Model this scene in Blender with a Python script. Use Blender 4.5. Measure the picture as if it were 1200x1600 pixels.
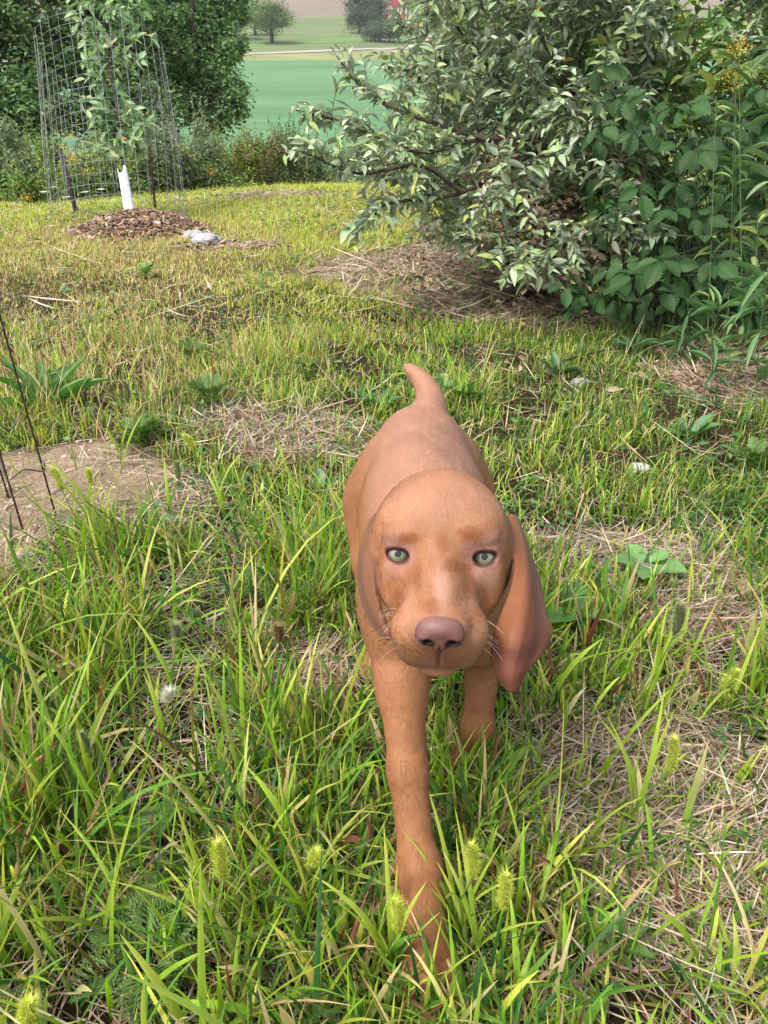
import bpy, math, random
import numpy as np
from mathutils import Vector

for o in list(bpy.data.objects):
    bpy.data.objects.remove(o, do_unlink=True)
scene = bpy.context.scene
COL = scene.collection
R_ = math.radians

# ------------------------------------------------------------------ camera
CAM_H = 0.75
PITCH = 30.0
FPX = 1155.0
cam_d = bpy.data.cameras.new('camera')
cam = bpy.data.objects.new('camera', cam_d)
COL.objects.link(cam)
cam.location = (0, 0, CAM_H)
cam.rotation_euler = (R_(90 - PITCH), 0, 0)
cam_d.sensor_fit = 'VERTICAL'
cam_d.sensor_height = 24.0
cam_d.lens = 24.0 * FPX / 1600.0
cam_d.clip_start = 0.02
cam_d.clip_end = 3000
scene.camera = cam

# ------------------------------------------------------------------ sky, sun, exposure
SUN_EL, SUN_AZ = 58.0, -122.0          # azimuth from +Y (view direction), negative = left of the camera
world = bpy.data.worlds.new('World')
scene.world = world
world.use_nodes = True
wn = world.node_tree
for n in list(wn.nodes):
    wn.nodes.remove(n)
wo = wn.nodes.new('ShaderNodeOutputWorld')
bg = wn.nodes.new('ShaderNodeBackground')
sky = wn.nodes.new('ShaderNodeTexSky')
sky.sky_type = 'NISHITA'
sky.sun_disc = False
sky.sun_elevation = R_(SUN_EL)
sky.sun_rotation = R_(SUN_AZ)
sky.air_density = 1.3
sky.dust_density = 4.0
sky.ozone_density = 1.0
bg.inputs['Strength'].default_value = 0.15
hs_ = wn.nodes.new('ShaderNodeHueSaturation'); hs_.inputs['Saturation'].default_value = .5   # thin white cloud veil
wn.links.new(sky.outputs[0], hs_.inputs['Color']); wn.links.new(hs_.outputs[0], bg.inputs[0])
wn.links.new(bg.outputs[0], wo.inputs[0])
sun_d = bpy.data.lights.new('sun', 'SUN')
sun_d.energy = 1.3
sun_d.angle = R_(12.0)
sun_d.color = (1.0, 0.96, 0.90)
sun = bpy.data.objects.new('sun', sun_d)
COL.objects.link(sun)
sd = Vector((math.sin(R_(SUN_AZ)) * math.cos(R_(SUN_EL)), math.cos(R_(SUN_AZ)) * math.cos(R_(SUN_EL)), math.sin(R_(SUN_EL))))
sun.rotation_euler = sd.to_track_quat('Z', 'Y').to_euler()
scene.view_settings.view_transform = 'Standard'
scene.view_settings.look = 'None'
scene.view_settings.exposure = 1.33
scene.view_settings.gamma = 1.0
scene.view_settings.use_curve_mapping = False

rng = np.random.default_rng(7)
random.seed(7)

# ------------------------------------------------------------------ pixel helpers (photo 1200 x 1600) used to measure positions
CP, SP = math.cos(R_(PITCH)), math.sin(R_(PITCH))
CF = np.array([0, CP, -SP]); CU = np.array([0, SP, CP]); CR = np.array([1.0, 0, 0]); CC = np.array([0, 0, CAM_H])


def P(px, py, D):
    return CC + D * ((px - 600) / FPX * CR + (800 - py) / FPX * CU + CF)


def PZ(px, py, z=0.0):
    d = (px - 600) / FPX * CR + (800 - py) / FPX * CU + CF
    return CC + d * ((z - CAM_H) / d[2])


def PY(px, py, y):
    d = (px - 600) / FPX * CR + (800 - py) / FPX * CU + CF
    return CC + d * (y / d[1])


def to_px(p):
    v = np.asarray(p) - CC
    D = v @ CF
    return 600 + FPX * (v @ CR) / D, 800 - FPX * (v @ CU) / D


# ------------------------------------------------------------------ object helpers
def tag(o, label=None, cat=None, group=None, kind=None):
    if label: o['label'] = label
    if cat: o['category'] = cat
    if group: o['group'] = group
    if kind: o['kind'] = kind
    return o


def empty(name, loc, label, cat, group=None, kind=None):
    o = bpy.data.objects.new(name, None)
    o.empty_display_size = 0.05
    COL.objects.link(o)
    o.location = tuple(float(v) for v in loc)
    return tag(o, label, cat, group, kind)


def mesh_obj(name, V, F, mat=None, parent=None, col=None, smooth=True, uv=None):
    """V (n,3) world coordinates, F (m,k) one face size or list of arrays"""
    V = np.asarray(V, dtype=np.float32)
    if not isinstance(F, (list, tuple)):
        F = [F]
    F = [np.asarray(f, dtype=np.int32) for f in F if len(f)]
    me = bpy.data.meshes.new(name)
    if parent is not None:
        V = V - np.array(parent.location, dtype=np.float32)
    me.vertices.add(len(V))
    me.vertices.foreach_set('co', V.ravel())
    nl = sum(f.size for f in F)
    npoly = sum(len(f) for f in F)
    me.loops.add(nl)
    me.loops.foreach_set('vertex_index', np.concatenate([f.ravel() for f in F]))
    me.polygons.add(npoly)
    tot = np.concatenate([np.full(len(f), f.shape[1], dtype=np.int32) for f in F])
    st = np.concatenate([[0], np.cumsum(tot)[:-1]]).astype(np.int32)
    me.polygons.foreach_set('loop_start', st)
    me.polygons.foreach_set('loop_total', tot)
    me.polygons.foreach_set('use_smooth', np.full(npoly, smooth))
    me.update(calc_edges=True)
    if col is not None:
        a = me.color_attributes.new('Col', 'FLOAT_COLOR', 'POINT')
        c4 = np.ones((len(V), 4), dtype=np.float32)
        c4[:, :3] = col
        a.data.foreach_set('color', c4.ravel())
    if mat: me.materials.append(mat)
    o = bpy.data.objects.new(name, me)
    COL.objects.link(o)
    if parent is not None: o.parent = parent
    return o


class MB:
    """collects pieces of one mesh"""
    def __init__(s): s.V = []; s.F = {}; s.C = []; s.n = 0

    def add(s, V, F, c=None):
        V = np.asarray(V, dtype=np.float32).reshape(-1, 3)
        Fs = F if isinstance(F, (list, tuple)) else [F]
        for f in Fs:
            f = np.asarray(f, dtype=np.int32)
            if len(f): s.F.setdefault(f.shape[1], []).append(f + s.n)
        s.V.append(V); s.n += len(V)
        if c is None: c = (0.5, 0.5, 0.5)
        c = np.asarray(c, dtype=np.float32)
        s.C.append(np.broadcast_to(c, (len(V), 3)).copy() if c.ndim == 1 else c)

    def build(s, name, mat, parent=None, smooth=True):
        F = [np.concatenate(v) for v in s.F.values()]
        return mesh_obj(name, np.concatenate(s.V), F, mat, parent, np.concatenate(s.C), smooth)


def unit(v):
    v = np.asarray(v, dtype=float)
    return v / np.maximum(np.linalg.norm(v, axis=-1, keepdims=True), 1e-9)


def tube(mb, pts, rad, c, sides=6, cap=True):
    pts = np.asarray(pts, dtype=float)
    n = len(pts)
    rad = np.broadcast_to(np.asarray(rad, dtype=float), (n,))
    t = unit(np.gradient(pts, axis=0))
    ref = np.array([0.31, 0.2, 0.93]) if abs(t[0][2]) < 0.9 else np.array([1.0, 0.1, 0.05])
    a = unit(np.cross(t, ref)); b = np.cross(t, a)
    th = np.arange(sides) / sides * 2 * math.pi
    V = pts[:, None] + rad[:, None, None] * (np.cos(th)[None, :, None] * a[:, None] + np.sin(th)[None, :, None] * b[:, None])
    V = V.reshape(-1, 3)
    i = np.arange(n - 1)[:, None] * sides; j = np.arange(sides)[None]
    q = np.stack([i + j, i + (j + 1) % sides, i + sides + (j + 1) % sides, i + sides + j], -1).reshape(-1, 4)
    Fs = [q]
    if cap:
        V = np.concatenate([V, pts[:1], pts[-1:]])
        k = np.arange(sides)
        e = (n - 1) * sides
        t1 = np.stack([(k + 1) % sides, k, np.full(sides, n * sides)], -1)
        t2 = np.stack([e + k, e + (k + 1) % sides, np.full(sides, n * sides + 1)], -1)
        Fs += [t1, t2]
    mb.add(V, Fs, c)


def smooth_line(pts, n=8):
    pts = np.asarray(pts, dtype=float)
    m = len(pts)
    ext = np.concatenate([[2 * pts[0] - pts[1]], pts, [2 * pts[-1] - pts[-2]]])
    out = []
    for i in range(m - 1):
        p0, p1, p2, p3 = ext[i:i + 4]
        for t in np.linspace(0, 1, n, endpoint=False):
            out.append(0.5 * ((2 * p1) + (-p0 + p2) * t + (2 * p0 - 5 * p1 + 4 * p2 - p3) * t * t + (-p0 + 3 * p1 - 3 * p2 + p3) * t ** 3))
    out.append(pts[-1])
    return np.array(out)


# value noise
_perm = np.random.default_rng(3).random((256, 256))


def vnoise(x, y, s=1.0, seed=0):
    x = np.asarray(x, dtype=float) * s + seed * 17.31; y = np.asarray(y, dtype=float) * s + seed * 9.77
    xi = np.floor(x).astype(int); yi = np.floor(y).astype(int)
    fx = x - xi; fy = y - yi
    fx = fx * fx * (3 - 2 * fx); fy = fy * fy * (3 - 2 * fy)
    g = lambda a, b: _perm[a % 256, b % 256]
    return (g(xi, yi) * (1 - fx) * (1 - fy) + g(xi + 1, yi) * fx * (1 - fy) + g(xi, yi + 1) * (1 - fx) * fy + g(xi + 1, yi + 1) * fx * fy)


def fnoise(x, y, s=1.0, seed=0):
    return (vnoise(x, y, s, seed) * .55 + vnoise(x, y, s * 2.1, seed + 1) * .28 + vnoise(x, y, s * 4.3, seed + 2) * .17)


# ------------------------------------------------------------------ materials
def new_mat(name):
    m = bpy.data.materials.new(name)
    m.use_nodes = True
    nt = m.node_tree
    for n in list(nt.nodes): nt.nodes.remove(n)
    out = nt.nodes.new('ShaderNodeOutputMaterial')
    b = nt.nodes.new('ShaderNodeBsdfPrincipled')
    nt.links.new(b.outputs[0], out.inputs[0])
    return m, nt, out, b


def attr(nt, name='Col'):
    a = nt.nodes.new('ShaderNodeAttribute'); a.attribute_name = name
    return a.outputs['Color']


def noise_fac(nt, scale, detail=3, lo=.35, hi=.65, coord='Object', rough=.55, vec_scale=None):
    tc = nt.nodes.new('ShaderNodeTexCoord')
    src = tc.outputs[coord]
    if vec_scale:
        mp = nt.nodes.new('ShaderNodeMapping'); mp.inputs['Scale'].default_value = vec_scale
        nt.links.new(src, mp.inputs[0]); src = mp.outputs[0]
    n = nt.nodes.new('ShaderNodeTexNoise'); n.inputs['Scale'].default_value = scale
    n.inputs['Detail'].default_value = detail; n.inputs['Roughness'].default_value = rough
    nt.links.new(src, n.inputs['Vector'])
    mr = nt.nodes.new('ShaderNodeMapRange')
    mr.inputs['From Min'].default_value = lo; mr.inputs['From Max'].default_value = hi
    nt.links.new(n.outputs['Fac'], mr.inputs['Value'])
    return mr.outputs[0]


def mix(nt, fac, a, b, mode='MIX'):
    m = nt.nodes.new('ShaderNodeMix'); m.data_type = 'RGBA'; m.blend_type = mode
    for idx, v in ((0, fac), (6, a), (7, b)):
        if isinstance(v, (int, float)): m.inputs[idx].default_value = v
        elif isinstance(v, tuple): m.inputs[idx].default_value = (*v, 1)
        else: nt.links.new(v, m.inputs[idx])
    return m.outputs[2]


def bump(nt, b, height, strength=.4, dist=.002):
    bm_ = nt.nodes.new('ShaderNodeBump'); bm_.inputs['Strength'].default_value = strength
    bm_.inputs['Distance'].default_value = dist
    nt.links.new(height, bm_.inputs['Height']); nt.links.new(bm_.outputs[0], b.inputs['Normal'])


def foliage_mat(name, trans=.35, rough=.45, spec=.4, back=None, nscale=60, spot=(.25, .18, .07), spot_amt=.25):
    m, nt, out, b = new_mat(name)
    c = attr(nt)
    f = noise_fac(nt, nscale, 3, .55, .75)
    mm = nt.nodes.new('ShaderNodeMath'); mm.operation = 'MULTIPLY'; mm.inputs[1].default_value = spot_amt
    nt.links.new(f, mm.inputs[0])
    c = mix(nt, mm.outputs[0], c, spot)
    if back is not None:
        g = nt.nodes.new('ShaderNodeNewGeometry')
        cb = mix(nt, .75, c, back)
        c = mix(nt, g.outputs['Backfacing'], c, cb)
    nt.links.new(c, b.inputs['Base Color'])
    b.inputs['Roughness'].default_value = rough
    b.inputs['Specular IOR Level'].default_value = spec
    if trans > 0:
        tr = nt.nodes.new('ShaderNodeBsdfTranslucent')
        hs = nt.nodes.new('ShaderNodeHueSaturation'); hs.inputs['Value'].default_value = 1.3; hs.inputs['Saturation'].default_value = 1.1
        nt.links.new(c, hs.inputs['Color']); nt.links.new(hs.outputs[0], tr.inputs[0])
        ms = nt.nodes.new('ShaderNodeMixShader'); ms.inputs[0].default_value = trans
        nt.links.new(b.outputs[0], ms.inputs[1]); nt.links.new(tr.outputs[0], ms.inputs[2])
        nt.links.new(ms.outputs[0], out.inputs[0])
    return m


def attr_mat(name, rough=.8, spec=.2, nscale=40, dark=.6, bstr=.4, bdist=.003, metal=0):
    m, nt, out, b = new_mat(name)
    c = attr(nt)
    f = noise_fac(nt, nscale, 5, .3, .7)
    c = mix(nt, f, mix(nt, 1.0, c, (dark, dark, dark), 'MULTIPLY'), c)
    nt.links.new(c, b.inputs['Base Color'])
    b.inputs['Roughness'].default_value = rough; b.inputs['Specular IOR Level'].default_value = spec
    b.inputs['Metallic'].default_value = metal
    bump(nt, b, f, bstr, bdist)
    return m


M_GRASS = foliage_mat('grass_blade', .42, .5, .32, nscale=45, spot=(.30, .20, .08), spot_amt=.45)
M_STRAW = attr_mat('dry_straw', .65, .3, 120, .7, .2, .001)
M_LEAF = foliage_mat('green_leaf', .32, .45, .4, nscale=30, spot=(.16, .13, .04), spot_amt=.25)
M_OLIVE = foliage_mat('silvery_leaf', .22, .5, .32, back=(.26, .31, .23), nscale=30, spot_amt=.2)
M_BRAMBLE = foliage_mat('bramble_leaf', .22, .6, .22, nscale=30, spot_amt=.15)
M_FAR = foliage_mat('tree_leaf', .30, .6, .2, nscale=4, spot=(.10, .10, .02), spot_amt=.3)
M_BARK = attr_mat('bark', .85, .2, 30, .45, .6, .004)
M_STEM = attr_mat('plant_stem', .6, .3, 60, .75, .2, .001)
M_WIRE = attr_mat('galvanised_wire', .45, .5, 80, .8, .1, .0005, metal=.6)
M_RUST = attr_mat('rusty_wire', .75, .3, 90, .45, .4, .0006)
M_STONE = attr_mat('stone', .85, .3, 30, .6, .5, .004)
M_PLASTIC = attr_mat('white_plastic', .4, .5, 12, .85, .05, .001)


# ------------------------------------------------------------------ terrain
TY = np.array([-20, 0, 6.6, 9, 15, 30, 55, 80, 130, 180, 260, 420, 700])
TZ = np.array([0, 0, 0, -.22, -1.3, -3.7, -4.2, -2.6, 1.4, 5.6, 15.5, 44., 95.])


def hz(x, y):
    x = np.asarray(x, dtype=float); y = np.asarray(y, dtype=float)
    ye = y + np.clip((-x - 1.0) * .7, 0, 1.2) * np.clip((y - 3) / 2, 0, 1)
    z = (np.interp(ye - .6, TY, TZ) + np.interp(ye, TY, TZ) + np.interp(ye + .6, TY, TZ)) / 3
    n = (fnoise(x, y, 1.3, 5) - .5) * .03 + (fnoise(x, y, 7, 8) - .5) * .016
    return z + n * np.clip((14 - y) / 4, 0, 1) * np.clip((y + 1), .0, 1)


# patches: centre pixel, half-size in pixels -> world ellipses ; value 0..1
def patch(px, py, rx, ry, ang=0):
    c = PZ(px, py); a = PZ(px + rx, py); b = PZ(px, py - ry); b2 = PZ(px, py + ry)
    return (c[0], (b[1] + b2[1]) / 2, abs(a[0] - c[0]), abs(b[1] - b2[1]) / 2)


DIRT = [patch(60, 765, 190, 75), patch(170, 760, 90, 55), patch(0, 860, 70, 50)]
STRAWP = [patch(470, 690, 110, 42), patch(250, 790, 70, 50), patch(980, 895, 180, 60), patch(1110, 960, 120, 50),
          patch(1040, 1250, 270, 120), patch(1130, 1400, 200, 140), patch(490, 1080, 70, 70), patch(1000, 1180, 120, 60),
          patch(900, 1280, 100, 60), patch(360, 655, 60, 25)]
BROWNP = [patch(620, 430, 150, 34), patch(760, 470, 130, 45), patch(880, 500, 110, 28), patch(430, 300, 90, 8), patch(600, 408, 110, 10),
          patch(700, 400, 60, 30), patch(380, 385, 60, 7), patch(1120, 590, 110, 50), patch(690, 370, 40, 22)]


def field(ps, x, y, soft=.35, seed=0):
    v = np.zeros_like(x, dtype=float)
    n = (fnoise(x, y, 5, seed + 20) - .5) * 1.3
    for cx, cy, rx, ry in ps:
        d = np.sqrt(((x - cx) / rx) ** 2 + ((y - cy) / ry) ** 2) + n * .5
        v = np.maximum(v, np.clip((1 - d) / soft + .5, 0, 1))
    return v


def build_ground():
    ys = np.concatenate([np.linspace(-3, 0, 12)[:-1], np.linspace(0, 3, 170)[:-1], np.linspace(3, 9, 130)[:-1], np.geomspace(9, 62, 60)])
    s = np.linspace(-1, 1, 260)
    Y = np.repeat(ys[:, None], len(s), 1)
    X = s[None] * (1.7 + np.maximum(Y, 0) * .95)
    Z = hz(X, Y)
    x, y = X.ravel(), Y.ravel()
    d = field(DIRT, x, y); st = field(STRAWP, x, y, seed=2); br = field(BROWNP, x, y, seed=4)
    n = fnoise(x, y, 9, 2)[:, None]
    base = np.array([.085, .062, .032]) * (.6 + .8 * n)
    meadow = np.array([.40, .36, .10])
    far = np.clip((y - 3) / 2.0, 0, 1)[:, None]
    base = base * (1 - far) + meadow * (.6 + .8 * n) * far
    dirt = np.array([.68, .53, .36]) * (.75 + .5 * n)
    straw = np.array([.42, .32, .20]) * (.6 + .8 * n)
    brown = np.array([.46, .34, .24]) * (.6 + .8 * n)
    c = base * (1 - st[:, None]) + straw * st[:, None]
    c = c * (1 - br[:, None]) + brown * br[:, None]
    c = c * (1 - d[:, None]) + dirt * d[:, None]
    Z = Z.ravel() + d * (fnoise(x, y, 22, 3) - .4) * .045 + .0
    nn, mm = Y.shape
    i = np.arange(nn - 1)[:, None] * mm + np.arange(mm - 1)[None]
    q = np.stack([i, i + 1, i + mm + 1, i + mm], -1).reshape(-1, 4)
    m, nt, out, b = new_mat('soil')
    f = noise_fac(nt, 90, 6, .3, .7, rough=.7)
    f2 = noise_fac(nt, 260, 4, .35, .65, rough=.7)
    cc = mix(nt, f, mix(nt, 1.0, attr(nt), (.5, .45, .42), 'MULTIPLY'), attr(nt))
    cc = mix(nt, f2, mix(nt, 1.0, cc, (.65, .62, .6), 'MULTIPLY'), cc)
    nt.links.new(cc, b.inputs['Base Color']); b.inputs['Roughness'].default_value = .95
    b.inputs['Specular IOR Level'].default_value = .1
    bump(nt, b, f, .9, .012)
    o = mesh_obj('ground', np.stack([x, y, Z], -1), q, m, None, c)
    tag(o, None, None, None, 'structure')


build_ground()


def far_sheet(name, ys, half0, half1, colfn, matname, dz=0.0, xc=None):
    s = np.linspace(-1, 1, 90)
    Y = np.repeat(ys[:, None], len(s), 1)
    hw = np.interp(ys, [ys[0], ys[-1]], [half0, half1])[:, None]
    X = s[None] * hw
    x, y = X.ravel(), Y.ravel()
    Z = hz(x, y) + dz
    nn, mm = Y.shape
    i = np.arange(nn - 1)[:, None] * mm + np.arange(mm - 1)[None]
    q = np.stack([i, i + 1, i + mm + 1, i + mm], -1).reshape(-1, 4)
    return mesh_obj(name, np.stack([x, y, Z], -1), q, matname, None, colfn(x, y))


def field_mat(name, sc, amt, scale, mul=(.75, .8, .8)):
    m, nt, out, b = new_mat(name)
    f = noise_fac(nt, scale, 5, .35, .65, vec_scale=sc, rough=.6)
    f2 = noise_fac(nt, 6, 4, .3, .7, rough=.8)
    c = attr(nt)
    c = mix(nt, f, mix(nt, amt, c, mul, 'MULTIPLY'), c)
    c = mix(nt, f2, mix(nt, .5, c, (.7, .75, .7), 'MULTIPLY'), c)
    nt.links.new(c, b.inputs['Base Color']); b.inputs['Roughness'].default_value = 1
    b.inputs['Specular IOR Level'].default_value = .05
    return m


def c_crop(x, y):
    n = fnoise(x * .3, y, .09, 4)[:, None]; n2 = fnoise(x * .12 + y * .15, y, .55, 6)[:, None]
    return np.array([.105, .195, .095]) * (.7 + .4 * n + .3 * n2)


o = far_sheet('crop_field', np.linspace(62, 172, 70), 90, 220, c_crop, field_mat('crop_rows', (.06, 1, 1), .8, .55))
tag(o, kind='structure')


def road_y(x):
    return 186 + (x + 28) * .42


def c_hill(x, y):
    n = fnoise(x, y, .06, 7)[:, None]
    g1 = np.array([.20, .21, .095]); g2 = np.array([.13, .165, .075]); br = np.array([.20, .155, .125])
    ry = road_y(x)
    a = np.clip((y - ry) / 3, 0, 1)[:, None]
    c = g1 * (1 - a) + g2 * a
    n2 = fnoise(x * .5, y, .35, 12)[:, None]
    c = c * (.55 + .5 * n + .5 * n2)
    st_ = (np.abs(y - ry - 24 - x * .1 - 6 * n[:, 0]) < 3.5)[:, None] & (y > ry)[:, None]
    c = np.where(st_, np.array([.12, .21, .06]) * (.7 + .6 * n2), c)
    edge = 268 + (x + 20) * .12 + n[:, 0] * 16
    w = np.clip((y - edge) / 8, 0, 1)[:, None]
    return c * (1 - w) + br * (.75 + .5 * n) * w


o = far_sheet('hillside', np.concatenate([np.linspace(172, 300, 70), np.linspace(304, 650, 40)]), 220, 600, c_hill,
              field_mat('hillside_grass', (.3, 1, 1), .6, .25, (.7, .72, .7)))
tag(o, kind='structure')
# gravel road across the slope
xs = np.linspace(-110, 60, 90)
ry = road_y(xs)
hwid = 1.9 + .3 * np.sin(xs * .3)
V = np.concatenate([np.stack([xs, ry - hwid, hz(xs, ry - hwid) + .12], -1), np.stack([xs, ry + hwid, hz(xs, ry + hwid) + .12], -1)])
k = np.arange(len(xs) - 1); L = len(xs)
o = mesh_obj('road', V, np.stack([k, k + 1, k + L + 1, k + L], -1), M_STONE, None, np.array([.36, .33, .28]))
tag(o, kind='structure')

# ------------------------------------------------------------------ signed distance modelling
class SDF:
    def __init__(s, xs, ys, zs):
        s.x, s.y, s.z = [np.asarray(a, dtype=np.float32) for a in (xs, ys, zs)]
        s.V = np.full((len(xs), len(ys), len(zs)), .05, dtype=np.float32)

    def sl(s, lo, hi):
        r = []
        for a, l, h in zip((s.x, s.y, s.z), lo, hi):
            i0 = max(int(np.searchsorted(a, l)) - 1, 0); i1 = min(int(np.searchsorted(a, h)) + 1, len(a))
            r.append(slice(i0, i1))
        return tuple(r)

    def grid(s, sl):
        return s.x[sl[0]][:, None, None], s.y[sl[1]][None, :, None], s.z[sl[2]][None, None, :]

    def op(s, lo, hi, f, k=.01, sub=False):
        sl = s.sl(lo, hi)
        if any(q.stop <= q.start for q in sl): return
        X, Y, Z = s.grid(sl)
        d = f(X, Y, Z).astype(np.float32)
        v = s.V[sl]
        if sub:
            h = np.maximum(k - np.abs(v + d), 0) / k
            s.V[sl] = np.maximum(v, -d) + h * h * k * .25
        else:
            h = np.maximum(k - np.abs(v - d), 0) / k
            s.V[sl] = np.minimum(v, d) - h * h * k * .25

    def ell(s, c, r, ax=None, k=.01, sub=False):
        c = np.asarray(c, dtype=float); r = np.asarray(r, dtype=float)
        ax = np.eye(3) if ax is None else np.asarray(ax)
        R = max(r) + k + .008
        ext = np.sqrt(((ax * r[:, None]) ** 2).sum(0)) + k + .008

        def f(X, Y, Z):
            x, y, z = X - c[0], Y - c[1], Z - c[2]
            q0 = q1 = 0
            for a, rr in zip(ax, r):
                t = x * a[0] + y * a[1] + z * a[2]
                q0 = q0 + (t / rr) ** 2; q1 = q1 + (t / rr ** 2) ** 2
            k0 = np.sqrt(q0); k1 = np.sqrt(q1) + 1e-9
            return k0 * (k0 - 1) / k1
        s.op(c - ext, c + ext, f, k, sub)

    def cone(s, a, b, ra, rb, k=.01, sub=False, sq=None):
        """round cone; sq = (axis, factor) squashes the distance along an axis"""
        a = np.asarray(a, dtype=float); b = np.asarray(b, dtype=float)
        m = max(ra, rb) * (1.0 if sq is None else 1.6) + k + .008
        ba = b - a; l2 = ba @ ba

        def f(X, Y, Z):
            x, y, z = X - a[0], Y - a[1], Z - a[2]
            t = np.clip((x * ba[0] + y * ba[1] + z * ba[2]) / l2, 0, 1)
            x, y, z = x - t * ba[0], y - t * ba[1], z - t * ba[2]
            if sq is not None:
                ax, fc = sq
                p = x * ax[0] + y * ax[1] + z * ax[2]
                x, y, z = x + (fc - 1) * p * ax[0], y + (fc - 1) * p * ax[1], z + (fc - 1) * p * ax[2]
            return np.sqrt(x * x + y * y + z * z) - (ra + (rb - ra) * t)
        s.op(np.minimum(a, b) - m, np.maximum(a, b) + m, f, k, sub)

    def tri(s, a, b, c, th, k=.004):
        a, b, c = [np.asarray(v, dtype=float) for v in (a, b, c)]
        m = th + k + .006

        def f(X, Y, Z):
            nor = np.cross(b - a, a - c)

            def seg(p0, p1):
                e = p1 - p0
                x, y, z = X - p0[0], Y - p0[1], Z - p0[2]
                t = np.clip((x * e[0] + y * e[1] + z * e[2]) / (e @ e), 0, 1)
                x, y, z = x - t * e[0], y - t * e[1], z - t * e[2]
                return x * x + y * y + z * z

            def side(p0, p1):
                n = np.cross(p1 - p0, nor)
                return np.sign(n[0] * (X - p0[0]) + n[1] * (Y - p0[1]) + n[2] * (Z - p0[2]))
            out = (side(a, b) + side(b, c) + side(c, a)) < 2
            e = np.minimum(np.minimum(seg(a, b), seg(b, c)), seg(c, a))
            pl = (nor[0] * (X - a[0]) + nor[1] * (Y - a[1]) + nor[2] * (Z - a[2])) ** 2 / (nor @ nor)
            return np.sqrt(np.where(out, e, pl)) - th
        P3 = np.array([a, b, c])
        s.op(P3.min(0) - m, P3.max(0) + m, f, k)

    def mesh(s, relax=2):
        V = s.V; S = V < 0
        nx, ny, nz = V.shape
        c = np.zeros((nx - 1, ny - 1, nz - 1), dtype=np.uint8)
        for i in (0, 1):
            for j in (0, 1):
                for k in (0, 1):
                    c += S[i:nx - 1 + i, j:ny - 1 + j, k:nz - 1 + k]
        act = (c > 0) & (c < 8)
        I, J, K = np.nonzero(act)
        idx = np.full(act.shape, -1, dtype=np.int32); idx[I, J, K] = np.arange(len(I))
        acc = np.zeros((len(I), 3)); cnt = np.zeros(len(I))
        ax = (s.x, s.y, s.z)
        corners = [(i, j, k) for i in (0, 1) for j in (0, 1) for k in (0, 1)]
        for a in corners:
            for b in corners:
                if sum(abs(p - q) for p, q in zip(a, b)) != 1 or a > b: continue
                va = V[I + a[0], J + a[1], K + a[2]]; vb = V[I + b[0], J + b[1], K + b[2]]
                m = (va < 0) != (vb < 0)
                t = np.where(m, va / np.where(m, va - vb, 1), 0)
                for d, g in enumerate((I, J, K)):
                    pa = ax[d][g + a[d]]; pb = ax[d][g + b[d]]
                    acc[:, d] += np.where(m, pa + (pb - pa) * t, 0)
                cnt += m
        P3 = acc / cnt[:, None]
        Q = []
        for d in range(3):
            e = [slice(1, -1)] * 3
            lo = [slice(1, n - 1) for n in V.shape]; lo[d] = slice(0, V.shape[d] - 1)
            hi = list(lo); hi[d] = slice(1, V.shape[d])
            A = S[tuple(lo)]; B = S[tuple(hi)]
            m = A != B
            g = list(np.nonzero(m))
            flip = A[tuple(g)]
            for q in range(3):
                if q != d: g[q] = g[q] + 1
            u, v = [(1, 2), (2, 0), (0, 1)][d]
            def cell(du, dv):
                h = [x.copy() for x in g]; h[u] = h[u] - du; h[v] = h[v] - dv
                return idx[h[0], h[1], h[2]]
            q = np.stack([cell(1, 1), cell(0, 1), cell(0, 0), cell(1, 0)], -1)
            q[~flip] = q[~flip][:, ::-1]
            Q.append(q)
        F = np.concatenate(Q)
        F = F[(F >= 0).all(1)]
        # light Taubin relaxation
        E = np.concatenate([F[:, [0, 1]], F[:, [1, 2]], F[:, [2, 3]], F[:, [3, 0]]])
        n = len(P3)
        deg = np.bincount(E[:, 0], minlength=n) + np.bincount(E[:, 1], minlength=n)
        deg = np.maximum(deg, 1)[:, None]
        for it in range(relax):
            for lam in (.55, -.57):
                A = np.stack([np.bincount(E[:, 0], P3[E[:, 1], d], n) + np.bincount(E[:, 1], P3[E[:, 0], d], n) for d in range(3)], -1)
                P3 = P3 + lam * (A / deg - P3)
        return P3, F


def normals(V, F):
    n = np.cross(V[F[:, 2]] - V[F[:, 0]], V[F[:, 3]] - V[F[:, 1]])
    N = np.zeros_like(V)
    for k in range(4):
        for d in range(3):
            N[:, d] += np.bincount(F[:, k], n[:, d], len(V))
    return unit(N)


# ------------------------------------------------------------------ the puppy
TILT = R_(25)
EYEC = P(689, 866, .60)                       # point between the eyes
back = -CF
HF = math.cos(TILT) * back - math.sin(TILT) * CU     # muzzle direction
HU = math.cos(TILT) * CU + math.sin(TILT) * back
HR = np.array([1.0, 0, 0])
yw = R_(-4.0)                                  # the head turns a little to face the camera
HF, HR = HF * math.cos(yw) + HR * math.sin(yw), HR * math.cos(yw) - HF * math.sin(yw)
HAX = np.array([HR, HU, HF])


def H(r, u, f):                                # head coordinates in centimetres
    return EYEC + .01 * (r * HR + u * HU + f * HF)


def steps(a, segs):
    out = [a]
    for b, s in segs:
        n = max(1, int(round((b - out[-1]) / s)))
        out += list(np.linspace(out[-1], b, n + 1)[1:])
    return np.array(out)


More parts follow.
